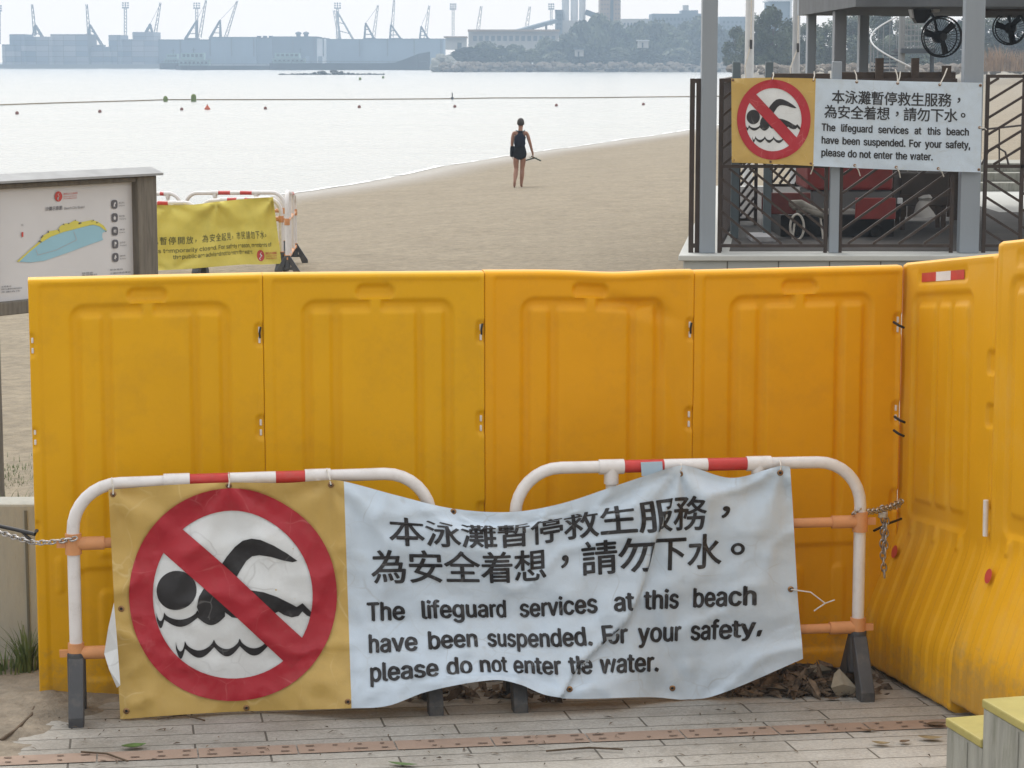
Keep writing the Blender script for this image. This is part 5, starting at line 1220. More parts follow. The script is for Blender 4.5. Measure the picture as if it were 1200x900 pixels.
# cage fans hanging under the roof, loudspeaker
def cage_fan(label, u_, v_, rp, Y, yaw, tiltz=0.0):
    c_ = P(u_, v_, Y); r_ = rp / F * Y; t = thing('cage_fan', label, 'fan', c_, 'cage fans under the pavilion roof', yaw)
    def bb(b, n, m, **k): return b.build(n, m, t, origin=(0, 0, 0), **k)
    b = MB()
    for y, rr in ((-0.07, .97), (0.0, 1.0), (0.08, .9)): b.tube([(r_ * rr * math.cos(i * math.pi / 20), y, r_ * rr * math.sin(i * math.pi / 20)) for i in range(40)], 0.010, 6, closed=True)
    for i in range(36):
        a = i * math.pi / 18; c2, s_ = math.cos(a), math.sin(a); b.tube([(r_ * .16 * c2, -0.10, r_ * .16 * s_), (r_ * .7 * c2, -0.10, r_ * .7 * s_), (r_ * c2, 0, r_ * s_), (r_ * .5 * c2, 0.12, r_ * .5 * s_)], 0.0028, 4)
    b.lathe((0, 0, 0), [(0.01, .095), (r_ * .18, .095), (r_ * .18, .105), (.01, .105)], 14, Matrix.Rotation(R(90), 3, 'X'))
    bb(b, 'cage', 'black', smooth=50)
    b = MB()
    for i in range(3):
        a = i * 2 * math.pi / 3 + 0.9; d = Vector((math.cos(a), 0, math.sin(a))); s_ = Vector((-d.z, 0, d.x)); tw = Vector((0, 0.03, 0))
        q = [d * r_ * .1 - s_ * .03, d * r_ * .85 - s_ * .07 - tw, d * r_ * .9 + s_ * .02, d * r_ * .15 + s_ * .04 + tw]; b.prism(q, (0, 0.006, 0))
    bb(b, 'blades', 'black')
    bb(MB().lathe((0, 0.14, 0), [(.05, -.06), (.085, -.03), (.085, .1), (.05, .14)], 16, Matrix.Rotation(R(90), 3, 'X')), 'motor', 'black', smooth=50)
    top_z = zc - c_.z
    bb(MB().tube([(0, 0.16, 0.02), (-0.05, 0.16, r_ * .9), (-0.13, 0.12, r_ * 1.2), (-0.13, 0.12, top_z)], 0.02, 8), 'hanging_bracket', 'black', smooth=60)
    return t
cage_fan('larger black cage fan hanging beside the loudspeaker', 1103, 43, 23.5, 31.8, R(8)); cage_fan('smaller black cage fan hanging at the right edge of the photo', 1183, 33, 19, 34.5, R(-20))
sp_ = thing('loudspeaker', 'black loudspeaker with a white side hanging under the pavilion roof', 'loudspeaker', P(1080, 18, 31.9))
q = [P(a, c_, 31.9) for a, c_ in ((1070, 7), (1091, 7), (1090, 20), (1084, 27), (1075, 27), (1072, 22))]; MB().prism(q, (0, .25, 0)).build('speaker_cabinet', 'black', sp_, bevel=.01)
q = [P(a, c_, 31.9) for a, c_ in ((1067, 7), (1069.6, 7), (1071.4, 21), (1070, 20))]; MB().prism(q, (0, .25, 0)).build('side_panel', 'white_paint', sp_)
MB().span(P(1092.5, 8, 32).x, P(1101, 8, 32).x, 31.95, 32.1, P(1092, 14, 32).z, zc).build('mount_bracket', 'white_paint', sp_)

# flagpoles
def flagpole(label, u0, u1, vb, Y, m, cl):
    c_ = P((u0 + u1) / 2, vb, Y); zg_ = sand_z(c_.x, Y) - 0.2; r_ = (u1 - u0) / 2 / F * Y
    t = thing('flagpole', label, 'flagpole', (c_.x, Y, zg_), 'flagpoles behind the pavilion'); b_ = Vector((c_.x, Y, 0))
    MB().tube([b_ + Vector((0, 0, zg_)), b_ + Vector((0, 0, 9.5))], [r_ * 1.15, r_ * .7], 16).build('pole', m, t, smooth=60)
    p = P(cl[0], cl[1], Y - r_ - .05); MB().bar(p - Vector((0, 0, .09)), p + Vector((0, 0, .09)), .05, .05).build('cleat', 'grey_pl', t)
    MB().tube([p + Vector((0, 0, 6)), p, P(cl[2], cl[3], Y - r_ - .1), P(cl[2] + 1, cl[3] + 14, Y - r_ - .1)], 0.016, 6).build('halyard_rope', 'cord', t, smooth=60)
    return t
flagpole('white flagpole nearest the left pavilion post', 872.5, 883, 88, 46, 'white_paint', (880, 52, 873, 78)); flagpole('pale grey flagpole with a coiled rope beside the roof edge', 928, 937, 85, 47, mat('pole grey', (0.42, 0.44, 0.47), .5, .06, 3), (935, 56, 926, 80))

# spiral stair beyond the pavilion
Ys = 62.0; cs = P(1056, 80, Ys)
ss = thing('spiral_stair', 'pale spiral stair with curved handrail far behind the pavilion', 'staircase', (cs.x, Ys, sand_z(cs.x, Ys)))
MB().tube([(cs.x, Ys, sand_z(cs.x, Ys) - .3), (cs.x, Ys, P(1056, 17, Ys).z)], 0.09, 12).build('centre_pole', 'mast', ss, smooth=60)
zt0, zt1 = P(1056, 79, Ys).z - .95, P(1056, 19, Ys).z - .95; rl, tb, bl = [], MB(), MB()
for i in range(15):
    t = i / 14; a = lerp(R(-80), R(-270), t); d = Vector((math.cos(a), math.sin(a), 0)); z = lerp(zt0, zt1, t); c2 = Vector((cs.x, Ys, z)); s_ = Vector((-d.y, d.x, 0))
    tb.prism([c2 + d * .1 - s_ * .05, c2 + d * .82 - s_ * .14, c2 + d * .82 + s_ * .14, c2 + d * .1 + s_ * .05], (0, 0, .04)); p = c2 + d * .82; rl.append(p + Vector((0, 0, .95))); bl.tube([p, p + Vector((0, 0, .95))], .012, 5)
tb.build('stair_treads', 'crane', ss); bl.build('balusters', 'mast', ss); MB().tube(rl, .022, 8).build('handrail', 'silo', ss, smooth=60)
b = MB()
for i in range(6): z = lerp(P(1060, 55, Ys).z, P(1060, 22, Ys).z, i / 5); b.tube([P(1057, 30, Ys - .2) * 1, P(1057, 30, Ys - .2)], .001, 3) if False else b.bar((P(1057, 0, Ys).x, Ys - .2, z), (P(1095, 0, Ys).x, Ys - .2, z), .03, .03)
for i in range(9): x = lerp(P(1058, 0, Ys).x, P(1094, 0, Ys).x, i / 8); b.bar((x, Ys - .2, P(1060, 56, Ys).z), (x, Ys - .2, P(1060, 21, Ys).z), .02, .02)
b.build('landing_railing', 'mast', ss)
MB().span(P(1056, 0, Ys).x, P(1096, 0, Ys).x, Ys - .25, Ys + 1.0, P(1060, 58, Ys).z - .1, P(1060, 57, Ys).z).build('landing_slab', 'crane', ss)
for u_ in (1094, ): MB().tube([(P(u_, 0, Ys).x, Ys, sand_z(9, Ys) - .2), (P(u_, 0, Ys).x, Ys, P(u_, 58, Ys).z)], .06, 8).build('landing_leg', 'crane', ss)
# grey terrace steps and a curved pipe rail seen through the right fence
tstp = thing('terrace_steps', 'low grey terrace steps seen through the right slatted fence', 'steps', (P(1180, 220, 43).x, 43, zF))
for k in range(3): MB().span(P(1130, 200, 44).x, 16, 43.0 + k * .5, 44.5 + k * .5, zF + .002 + k * .16, zF + .158 + k * .16).build('terrace_step', 'step', tstp, bevel=.01)
rr = thing('pipe_rail', 'thin curved metal handrail seen through the right slatted fence', 'handrail', (P(1175, 180, 42).x, 42, zF))
MB().tube([P(a, c_, 42) for a, c_ in ((1150, 193), (1158, 178), (1168, 172), (1178, 178), (1182, 193))], .02, 6).tube([P(1150, 152, 42), P(1196, 147, 42), P(1230, 150, 42)], .02, 6).tube([P(1171, 150, 42), P(1171, 200, 42)], .015, 6).build('rail_pipe', 'brown', rr, smooth=60)

# ------------------------------------------------------------------ person walking away along the sand
def person(px, Y):
    c_ = P(px, 215, Y); zg_ = sand_z(c_.x, Y); base = Vector((c_.x, Y, zg_))
    root = thing('person', 'person in black swimwear walking barefoot away along the wet sand edge', 'person', base)
    J = {'pel': (0, 0, .88, .115, .095), 'sp': (.005, .0, 1.05, .105, .085), 'ch': (.01, .01, 1.26, .15, .10), 'nb': (.02, .015, 1.42, .062, .058), 'nt': (.025, .03, 1.51, .052, .055), 'hd': (.025, .045, 1.58, .072, .085), 'ht': (.025, .05, 1.655, .062, .070),
         'hl': (-.085, .0, .82, .088, .092), 'tl': (-.095, .015, .66, .078, .08), 'kl': (-.085, .02, .46, .052, .056), 'cl': (-.10, -.06, .34, .060, .064), 'al': (-.125, -.19, .15, .033, .036), 'fl': (-.13, -.16, .07, .044, .038), 'ol': (-.13, -.08, .018, .042, .018),
         'hr': (.085, .0, .82, .088, .092), 'tr': (.085, .03, .66, .078, .08), 'kr': (.062, .06, .46, .052, .056), 'cr': (.06, .04, .33, .060, .064), 'ar': (.04, .03, .085, .034, .037), 'fr': (.045, .10, .035, .046, .032), 'or': (.055, .19, .018, .034, .016),
         'sl': (-.155, .0, 1.37, .062, .06), 'el': (-.19, -.02, 1.10, .042, .042), 'wl': (-.185, .03, .86, .026, .03), 'ml': (-.185, .045, .80, .022, .04),
         'sr': (.175, .0, 1.37, .062, .06), 'er': (.255, -.03, 1.11, .042, .042), 'wr': (.315, .02, .88, .026, .03), 'mr': (.335, .035, .82, .022, .04)}
    E = [('pel', 'sp'), ('sp', 'ch'), ('ch', 'nb'), ('nb', 'nt'), ('nt', 'hd'), ('hd', 'ht'), ('pel', 'hl'), ('hl', 'tl'), ('tl', 'kl'), ('kl', 'cl'), ('cl', 'al'), ('al', 'fl'), ('fl', 'ol'), ('pel', 'hr'), ('hr', 'tr'), ('tr', 'kr'), ('kr', 'cr'), ('cr', 'ar'), ('ar', 'fr'), ('fr', 'or'), ('ch', 'sl'), ('sl', 'el'), ('el', 'wl'), ('wl', 'ml'), ('ch', 'sr'), ('sr', 'er'), ('er', 'wr'), ('wr', 'mr')]
    for s_, mm, sx in (('l', 'ml', -1), ('r', 'mr', 1)):
        m0 = J[mm]
        for k, (dy, ln) in enumerate(((-.032, .062), (-.011, .072), (.010, .07), (.030, .058))):
            a, b_ = f'f{k}{s_}', f'g{k}{s_}'; J[a] = (m0[0] + sx * .004, m0[1] + dy, m0[2] - .045, .0095, .0095); J[b_] = (m0[0] - sx * .012, m0[1] + dy + .004, m0[2] - .045 - ln * .7, .008, .008); E += [(mm, a), (a, b_)]
        a = f'u{s_}'; J[a] = (m0[0] - sx * .03, m0[1] + .035, m0[2] - .02, .010, .010); E.append((mm, a))
    names = list(J); me = bpy.data.meshes.new('body'); me.from_pydata([J[n][:3] for n in names], [(names.index(a), names.index(b_)) for a, b_ in E], [])
    ob = bpy.data.objects.new('body', me); COL.objects.link(ob); ob.parent = root
    md = ob.modifiers.new('skin', 'SKIN'); md.branch_smoothing = 0.6; sd2 = ob.modifiers.new('sub', 'SUBSURF'); sd2.levels = 2; sd2.render_levels = 2
    for i, n in enumerate(names):
        v = me.skin_vertices[0].data[i]; v.radius = J[n][3:5]; v.use_root = (n == 'pel')
    me.materials.append(M['skin'])
    dg = bpy.context.evaluated_depsgraph_get(); m2 = bpy.data.meshes.new_from_object(ob.evaluated_get(dg)); ob.modifiers.clear(); ob.data = m2
    if not m2.materials: m2.materials.append(M['skin'])
    m2.shade_smooth()
    def loft(name, m, rings, parent=root, cap=True):
        b = MB(); n = 20
        for (x, y, z, rx, ry) in rings:
            for j in range(n): a = 2 * math.pi * j / n; b.v.append(Vector((x + rx * math.cos(a), y + ry * math.sin(a), z)))
        for i in range(len(rings) - 1):
            for j in range(n): b.f.append((i * n + j, i * n + (j + 1) % n, (i + 1) * n + (j + 1) % n, (i + 1) * n + j))
        if cap: b.f.append(tuple(range(n))); b.f.append(tuple((len(rings) - 1) * n + j for j in range(n)))
        return b.build(name, m, parent, smooth=60, origin=(0, 0, 0))
    loft('shorts', 'cloth', [(0, 0, 1.06, .125, .105), (0, 0, .98, .145, .120), (0, 0, .88, .172, .135), (0, 0, .80, .172, .138), (0, 0, .75, .155, .125), (0, 0, .71, .105, .09), (0, 0, .69, .05, .05)])
    loft('swim_top', 'cloth', [(.005, 0, 1.04, .118, .100), (.005, .0, 1.14, .125, .104), (.01, .01, 1.24, .146, .112), (.01, .01, 1.30, .12, .112), (.012, .01, 1.36, .07, .10), (.015, .01, 1.41, .06, .08)])
    loft('hair', 'hair', [(.025, .0, 1.535, .045, .03), (.025, .02, 1.56, .082, .075), (.025, .035, 1.62, .090, .098), (.025, .045, 1.675, .078, .085), (.025, .05, 1.715, .045, .05), (.025, .05, 1.725, .01, .01)])
    fx, fy_, fz = .025, .135, 1.59
    b = MB().tube([(fx, fy_ - .02, fz + .02), (fx, fy_ + .012, fz - .012), (fx, fy_ - .01, fz - .02)], [.008, .014, .010], 8); b.build('nose', 'skin', root, smooth=60, origin=(0, 0, 0))
    for sx in (-1, 1):
        MB().lathe((fx + sx * .03, fy_ - .015, fz + .02), [(.002, -.01), (.009, -.006), (.011, 0), (.009, .006), (.002, .01)], 10).build('eye', 'black', root, smooth=60, origin=(0, 0, 0))
        MB().lathe((fx + sx * .078, .04, fz - .005), [(.002, -.03), (.012, -.02), (.016, .01), (.010, .03), (.002, .034)], 10).build('ear', 'skin', root, smooth=60, origin=(0, 0, 0))
    MB().box((fx, fy_ - .012, fz - .045), (.04, .012, .008)).build('mouth', mat('lips', (.3, .12, .1), .5), root, origin=(0, 0, 0))
    # backpack
    bp = thing('backpack', 'dark drawstring backpack worn by the walking person', 'backpack', base + Vector((0.0, -.16, 1.05)))
    def bpl(name, m, b, **k): return b.build(name, m, bp, origin=(0, 0, 0), **k)
    b = MB(); n = 20; rings = [(-.0, -.01, .0, .02, .02), (0, 0, -.03, .12, .06), (0, -.02, .05, .145, .09), (0, -.01, .15, .135, .085), (.005, .01, .24, .105, .06), (.01, .025, .30, .045, .032), (.012, .03, .315, .01, .01)]
    for (x, y, z, rx, ry) in rings:
        for j in range(n): a = 2 * math.pi * j / n; b.v.append(Vector((x + rx * math.cos(a), y + ry * math.sin(a), z)))
    for i in range(len(rings) - 1):
        for j in range(n): b.f.append((i * n + j, i * n + (j + 1) % n, (i + 1) * n + (j + 1) % n, (i + 1) * n + j))
    bpl('bag_body', mat('navy cloth', (.009, .010, .02), .95, .3, 20, spec=.1), b, smooth=60)
    for sx in (-1, 1):
        bpl('shoulder_strap', 'cloth', MB().tube([(.015 + sx * .02, .03, .30), (.02 + sx * .07, .07, .345), (.02 + sx * .10, .15, .365), (.015 + sx * .11, .235, .33), (.01 + sx * .12, .27, .22)], .012, 8), smooth=60)
        bpl('trim_band', 'cord', MB().tube([(sx * .02, -.073, .01), (sx * .11, -.03, .015)], .007, 6))
    # dark towel over the left forearm, sandals in the right hand
    tw = thing('towel', 'dark towel hanging over the left forearm of the walking person', 'towel', base + Vector((-.20, .0, .85)))
    b = MB(); 
    for (z, rx, ry) in ((.18, .045, .055), (.12, .055, .075), (0, .06, .085), (-.07, .055, .08), (-.09, .04, .06)):
        for j in range(16): a = 2 * math.pi * j / 16; b.v.append(Vector((.01 + rx * (1 + .12 * math.cos(3 * a)) * math.cos(a), rx * .2 + ry * math.sin(a), z)))
    for i in range(4):
        for j in range(16): b.f.append((i * 16 + j, i * 16 + (j + 1) % 16, (i + 1) * 16 + (j + 1) % 16, (i + 1) * 16 + j))
    b.f.append(tuple(range(16))); b.f.append(tuple(64 + j for j in range(16)))
    b.build('towel_cloth', 'cloth', tw, smooth=60, origin=(0, 0, 0))
    for k, (ang, lb) in enumerate(((R(-25), 'dark sandal held in the right hand, outer one pointing away'), (R(195), 'dark sandal held in the right hand, inner one tilted inward'))):
        sn = thing('sandal', lb, 'sandal', base + Vector((.335, .05 + k * .03, .735)), 'sandals in the hand', 0)
        d = Vector((math.cos(ang), .1, math.sin(ang))).normalized(); pts = []
        s2_ = Vector((0, 1, 0)); 
        for t, ww in ((-.3, .035), (0, .04), (.35, .028), (.7, .04), (.95, .036), (1.05, .015)): pts.append((d * t * .20, ww * 1.2))
        pol = [p + s2_ * ww for p, ww in pts] + [p - s2_ * ww for p, ww in pts[::-1]]
        MB().prism(pol, d.cross(s2_) * .03).build('sole', 'sandal', sn, origin=(0, 0, 0))
        up = -d.cross(s2_) if d.cross(s2_).z < 0 else d.cross(s2_); 
        MB().tube([d * .05 - s2_ * .035, d * .08 + up * .045, d * .05 + s2_ * .035], .007, 6).build('strap', 'sandal', sn, smooth=60, origin=(0, 0, 0))
person(609, 58.0)

# ------------------------------------------------------------------ far shore
def far_box(name, m, u0, u1, v0, v1, Y, dep, parent=None, bevel=0.0, b=None):
    a, c_ = P(u0, v1, Y), P(u1, v0, Y); bb = b or MB(); bb.span(a.x, c_.x, Y, Y + dep, a.z, c_.z)
    return bb if b is not None else bb.build(name, m, parent, bevel=bevel)
YQ = 1120.0
a, c_ = P(-140, 79, YQ), P(520, 79, YQ)
mb = MB().span(a.x, c_.x, YQ, YQ + 500, SEA - 2, P(0, 75.5, YQ).z); mb.span(a.x, c_.x, YQ - 3, YQ, SEA - 2, P(0, 77, YQ).z); struct(mb.build('port_ground', mat('quay concrete', (0.20, 0.21, 0.21), 0.9, 0.15, .05)))
# headland with a rough stone bank
def headland_z(x, y):
    return 2.2 + 1.2 * fbm(x * .02, y * .02, 7)
vs, fs = [], []; nx_, ny_ = 160, 14
for j in range(ny_ + 1):
    for i in range(nx_ + 1):
        x = lerp(P(505, 80, 760).x, 420, i / nx_); y0 = 745 + 14 * fbm(x * .02, 3, 1) + (40 * sm(-20, -30, x)); y = y0 + 320 * (j / ny_) ** 2; t = j / ny_
        z = SEA - 1 + sm(0, .18, t) * (headland_z(x, y) - SEA) + .5 * fbm(x * .3, y * .3, 2)
        if i == 0: z = SEA - 1
        vs.append(Vector((x, y, z)))
for j in range(ny_):
    for i in range(nx_): a = j * (nx_ + 1) + i; fs.append((a, a + 1, a + nx_ + 2, a + nx_ + 1))
mb = MB(); mb.v, mb.f = vs, fs; struct(mb.build('headland_ground', mat('headland earth', (0.11, 0.10, 0.08), .95, .3, .05), smooth=180))
def rock(b, c_, r_, rn, fl=.7):
    n, k = 7, 5; o_ = len(b.v)
    for i in range(k):
        ph = math.pi * i / (k - 1)
        for j in range(n):
            a = 2 * math.pi * j / n; q = r_ * rn.uniform(.7, 1.15); b.v.append(c_ + Vector((q * math.sin(ph) * math.cos(a), q * math.sin(ph) * math.sin(a), q * fl * math.cos(ph))))
    for i in range(k - 1):
        for j in range(n): b.f.append((o_ + i * n + j, o_ + i * n + (j + 1) % n, o_ + (i + 1) * n + (j + 1) % n, o_ + (i + 1) * n + j))
rn = random.Random(4); b, b2 = MB(), MB()
for i in range(700):
    x = rn.uniform(P(515, 80, 750).x, 160); y = 747 + 14 * fbm(x * .02, 3, 1) + rn.uniform(-4, 20); hi = rn.random()
    rock(b if hi > .35 else b2, Vector((x, y, SEA + lerp(-.2, 2.6, hi))), rn.uniform(.7, 1.7), rn)
for bb, m_ in ((b, 'rock'), (b2, 'rock_d')):
    o = bb.build('bank_rocks', m_, smooth=30); o['kind'] = 'stuff'
# breakwater tongue at the left of the headland, pale cut slope
tb = thing('grass_bank', 'pale grassy bank at the left tip of the wooded headland', 'bank', P(530, 80, 760))
b = MB()
for i in range(130): u_ = rn.uniform(508, 545); t = (u_ - 508) / 37; rock(b, Vector((P(u_, 80, 755).x, 752 + rn.uniform(0, 10), SEA + rn.uniform(0, 1.2 + 3.6 * math.sin(math.pi * min(1, t + .15))))), rn.uniform(1.0, 2.1), rn)
b.build('bank_scrub', mat('pale scrub', (0.30, 0.30, 0.27), .9, .3, .3), tb, smooth=60)

# trees: four crowns, each with leaf clumps spread through its volume
def tree_proto(seed, W_, H_, m, nleaf=2600, ls=0.85):
    rn = random.Random(seed); cl = []
    for i in range(40):
        a = rn.uniform(0, 6.28); r_ = math.sqrt(rn.random()) * W_ * .44; z = H_ * rn.uniform(.06, .92); k = 1 - max(0, z / H_ - .45) * 1.5; cl.append((Vector((r_ * k * math.cos(a), r_ * k * math.sin(a), z)), W_ * rn.uniform(.09, .19)))
    v, f = [], []
    for i in range(nleaf):
        c_, r_ = rn.choice(cl); d = Vector((rn.gauss(0, 1), rn.gauss(0, 1), rn.gauss(0, .8))).normalized() * r_ * (rn.random() ** .4)
        p = c_ + d; a = Vector((rn.gauss(0, 1), rn.gauss(0, 1), rn.gauss(0, 1))).normalized(); q = a.orthogonal().normalized(); s_ = ls * rn.uniform(.5, 1.3); o_ = len(v)
        v += [p - a * s_, p - q * s_ * .6, p + a * s_, p + q * s_ * .6]; f.append((o_, o_ + 1, o_ + 2, o_ + 3))
    b = MB(); b.v, b.f = v, f
    t = MB(); t.tube([(0, 0, -.5), (W_ * .01, 0, H_ * .25), (-W_ * .015, W_ * .01, H_ * .6), (0, 0, H_ * .85)], [W_ * .03, W_ * .024, W_ * .014, W_ * .004], 8)
    for c_, r_ in cl[:9]: z = c_.z * .55; t.tube([(0, 0, z), c_ * .55 + Vector((0, 0, z * .45)), c_], [W_ * .012, W_ * .008, W_ * .003], 5)
    return b, t, m
def plant_tree(proto, loc, s, label, group, rz):
    r_ = thing('broadleaf_tree', label, 'tree', loc, group, rz); r_.scale = (s[0], s[0], s[1])
    if proto not in TREES:
        b, t, m = PROTO[proto]; TREES[proto] = (b.build('crown', m, r_, origin=(0, 0, 0)), t.build('trunk', 'bark', r_, origin=(0, 0, 0), smooth=60))
    else:
        for o in TREES[proto]: c_ = o.copy(); COL.objects.link(c_); c_.parent = r_
    return r_
PROTO = [tree_proto(s, 12, 10, 'leaf' if s % 2 else 'leaf2', 2600) for s in (1, 2, 3, 4)]; TREES = {}
rn = random.Random(21)
TR = [(553, 57, 62), (568, 52, 40), (584, 56, 36), (603, 54, 38), (622, 60, 30), (640, 47, 44), (662, 42, 50), (682, 30, 48), (700, 24, 52), (716, 27, 50), (734, 36, 42), (748, 32, 44), (768, 30, 50), (785, 36, 44), (805, 30, 44), (822, 26, 52), (838, 33, 46), (858, 40, 44), (592, 64, 30), (650, 62, 34), (690, 55, 46), (725, 58, 44), (760, 60, 40), (795, 58, 44), (830, 57, 44), (880, 45, 44)]
ORD = ['first', 'second', 'third', 'fourth', 'fifth', 'sixth', 'seventh', 'eighth', 'ninth', 'tenth', 'eleventh', 'twelfth', 'thirteenth', 'fourteenth', 'fifteenth', 'sixteenth', 'seventeenth', 'eighteenth', 'nineteenth', 'twentieth', 'twenty-first', 'twenty-second', 'twenty-third', 'twenty-fourth', 'twenty-fifth', 'twenty-sixth']
for k, (u_, vt, wpx) in enumerate(sorted(TR)):
    Y = 800 if vt < 53 else 778; p = P(u_, 74, Y); z0 = headland_z(p.x, Y) - .5; hh = P(u_, vt, Y).z - z0; ww = wpx / F * Y
    plant_tree(k % 4, (p.x, Y + rn.uniform(-8, 8), z0), (ww / 12, hh / 9.6), f'hazy dark tree on the far headland, {ORD[k]} from the left', 'trees on the far headland', rn.uniform(0, 6))
PROTO += [tree_proto(s, 9, 9, 'leaf', 7000, .30) for s in (11, 12)]
NT = [(862, 34, 30, 380), (886, 22, 44, 330), (905, 12, 50, 330), (925, 26, 40, 345), (948, 30, 50, 350), (972, 28, 44, 330), (1000, 22, 60, 360), (1030, 18, 60, 340), (1062, 24, 60, 330), (1095, 20, 60, 340), (1130, 26, 60, 330), (1160, 22, 60, 345), (1192, 24, 70, 335), (1225, 22, 70, 340)]
rn = random.Random(31)
for k, (u_, vt, wpx, Y) in enumerate(NT):
    z0 = P(u_, 82, Y).z; hh = P(u_, vt, Y).z - z0
    plant_tree(4 + k % 2, (P(u_, 80, Y).x, Y, z0), (wpx / F * Y / 8.2, hh / 8.6), f'green tree of the belt behind the pavilion, {ORD[k]} from the left', 'trees behind the pavilion', rn.uniform(0, 6))
# rocky rise under that belt
vs, fs = [], []; nx_, ny_ = 90, 12
for j in range(ny_ + 1):
    for i in range(nx_ + 1):
        t = j / ny_; y = 255 + 180 * t; x = lerp(P(852, 80, y).x, P(1500, 80, y).x, i / nx_); zt_ = P(900, 77, y).z
        z = lerp(SEA - .5, zt_, sm(0, .25, t) * sm(0, .05, i / nx_)) + (.35 * fbm(x * .25, y * .25, 6) + .2 * fbm(x, y, 3)) * sm(0, .1, t); vs.append(Vector((x, y, z)))
for j in range(ny_):
    for i in range(nx_): a = j * (nx_ + 1) + i; fs.append((a, a + 1, a + nx_ + 2, a + nx_ + 1))
mb = MB(); mb.v, mb.f = vs, fs; struct(mb.build('bank_ground', mat('bank earth', (0.26, 0.235, 0.19), .95, .3, .2), smooth=180))
b = MB(); rn = random.Random(6)
for i in range(260): y = rn.uniform(262, 300); u_ = rn.uniform(855, 1230); rock(b, Vector((P(u_, 80, y).x, y, P(u_, rn.uniform(76, 83), y).z - .2)), rn.uniform(.3, .8), rn)
o = b.build('bank_rocks', 'rock', smooth=30); o['kind'] = 'stuff'
# dry reeds on the sand behind the right fence
for k, (u_, h_) in enumerate(((1148, 2.2), (1160, 3.0), (1172, 3.6), (1186, 2.6), (1197, 2.4), (1212, 3.0))):
    p = P(u_, 83, 250); h2 = P(u_, 74 - 8.5 * h_, 250).z - p.z
    rn = random.Random(90 + k); b = MB()
    for i in range(150):
        a = rn.uniform(0, 6.28); r0 = rn.random() * 1.0; q = p + Vector((r0 * math.cos(a), r0 * math.sin(a), -.05)); hh = h2 * rn.uniform(.45, 1); ln = Vector((math.cos(a), math.sin(a), 0)) * hh * rn.uniform(.05, .45); wv = Vector((-math.sin(a), math.cos(a), 0)) * .03; o_ = len(b.v)
        for t in (0, .4, .75, 1): z = q + Vector((0, 0, hh * (t - .15 * t * t))) + ln * t * t; b.v += [z - wv * (1 - t * .8), z + wv * (1 - t * .8)]
        for j in range(3): b.f.append((o_ + 2 * j, o_ + 2 * j + 1, o_ + 2 * j + 3, o_ + 2 * j + 2))
    tag(b.build('dry_reed_clump', 'reed', origin=p), f'clump of dry tan reeds right of the pavilion post, {ORD[k]} from the left', 'reeds', 'dry reeds on the sand')

# industrial buildings on the headland
def bld(name, label, cat, u0, u1, v0, v1, Y, dep, m, extra=None, group=None, wname='wall'):
    c_ = P((u0 + u1) / 2, v1, Y); t = thing(name, label, cat, (c_.x, Y, c_.z), group); far_box(wname, m, u0, u1, v0, v1, Y, dep, t)
    if extra: extra(t)
    return t
def wins(t, u0, u1, v0, v1, nx_, ny_, Y, m='shed_d', fx=.5, fy_=.5, name='window'):
    for j in range(ny_):
        for i in range(nx_):
            du, dv = (u1 - u0) / nx_, (v1 - v0) / ny_; u_, v_ = u0 + (i + .5) * du, v0 + (j + .5) * dv; far_box(name, m, u_ - du * fx / 2, u_ + du * fx / 2, v_ - dv * fy_ / 2, v_ + dv * fy_ / 2, Y - .25, .2, t)
def silo_x(t):
    pass
st = thing('silo_plant', 'pale silo plant with three tall cylinders and a square tower beside the trees', 'silos', P(676, 38, 900))
for u0, u1, v1 in ((658.5, 667, 26), (669, 677.5, 26), (679, 686.5, 22)):
    a, c_ = P(u0, v1, 900), P(u1, v1, 900); MB().tube([((a.x + c_.x) / 2, 904, P(670, 42, 900).z), ((a.x + c_.x) / 2, 904, P(670, -16, 900).z)], (c_.x - a.x) / 2, 20).build('silo', 'silo', st, smooth=40)
far_box('plant_base', 'bldg', 659, 687, 24, 44, 899, 12, st); far_box('tower_block', 'shed', 651, 659, 12.5, 44, 897, 10, st); far_box('roof_cap', 'shed_d', 650.5, 659.5, 11.5, 12.4, 896.5, 11, st)
wins(st, 652, 658, 15, 36, 2, 4, 896.8)
cv = thing('conveyor', 'long inclined conveyor bridge rising to the silo plant', 'conveyor', P(630, 30, 880))
b = MB().bar(P(600, 38.5, 880), P(651, 24.5, 890), 3, 1.4); b.build('conveyor_gallery', 'shed', cv); b = MB()
for u_, v_ in ((612, 36), (625, 32.5), (640, 28.5)): b.bar(P(u_, 50, 882), P(u_, v_, 882), .8, .8)
b.build('trestle', 'crane', cv)
cv2 = thing('conveyor', 'short conveyor running down from the silos towards the tan tower', 'conveyor', P(694, 18, 900)); MB().bar(P(686, 14, 900), P(705, 21, 900), 3, 2).build('conveyor_gallery', 'shed_d', cv2); MB().bar(P(696, 18, 901), P(696, 40, 901), .8, .8).build('trestle', 'crane', cv2)
bld('tower_block', 'tan clad tower block rising out of the trees beyond the silos', 'tower', 703, 727.5, -14, 40, 900, 16, 'tan', lambda t: (far_box('side_bay', 'shed_d', 715, 719, -14, 40, 899.5, .6, t), wins(t, 704, 714, -8, 24, 3, 6, 900, 'shed_d', .35, .3), wins(t, 720, 727, -8, 24, 2, 6, 900, 'shed_d', .35, .3)))
bld('long_shed', 'long low pale shed with a dark roof left of the silo plant', 'shed', 549, 655, 37, 62, 850, 30, 'bldg', lambda t: (far_box('roof', 'tan', 548, 656, 34.5, 37, 848, 34, t), wins(t, 553, 652, 40, 50, 14, 1, 850, 'shed', .6, .6)))
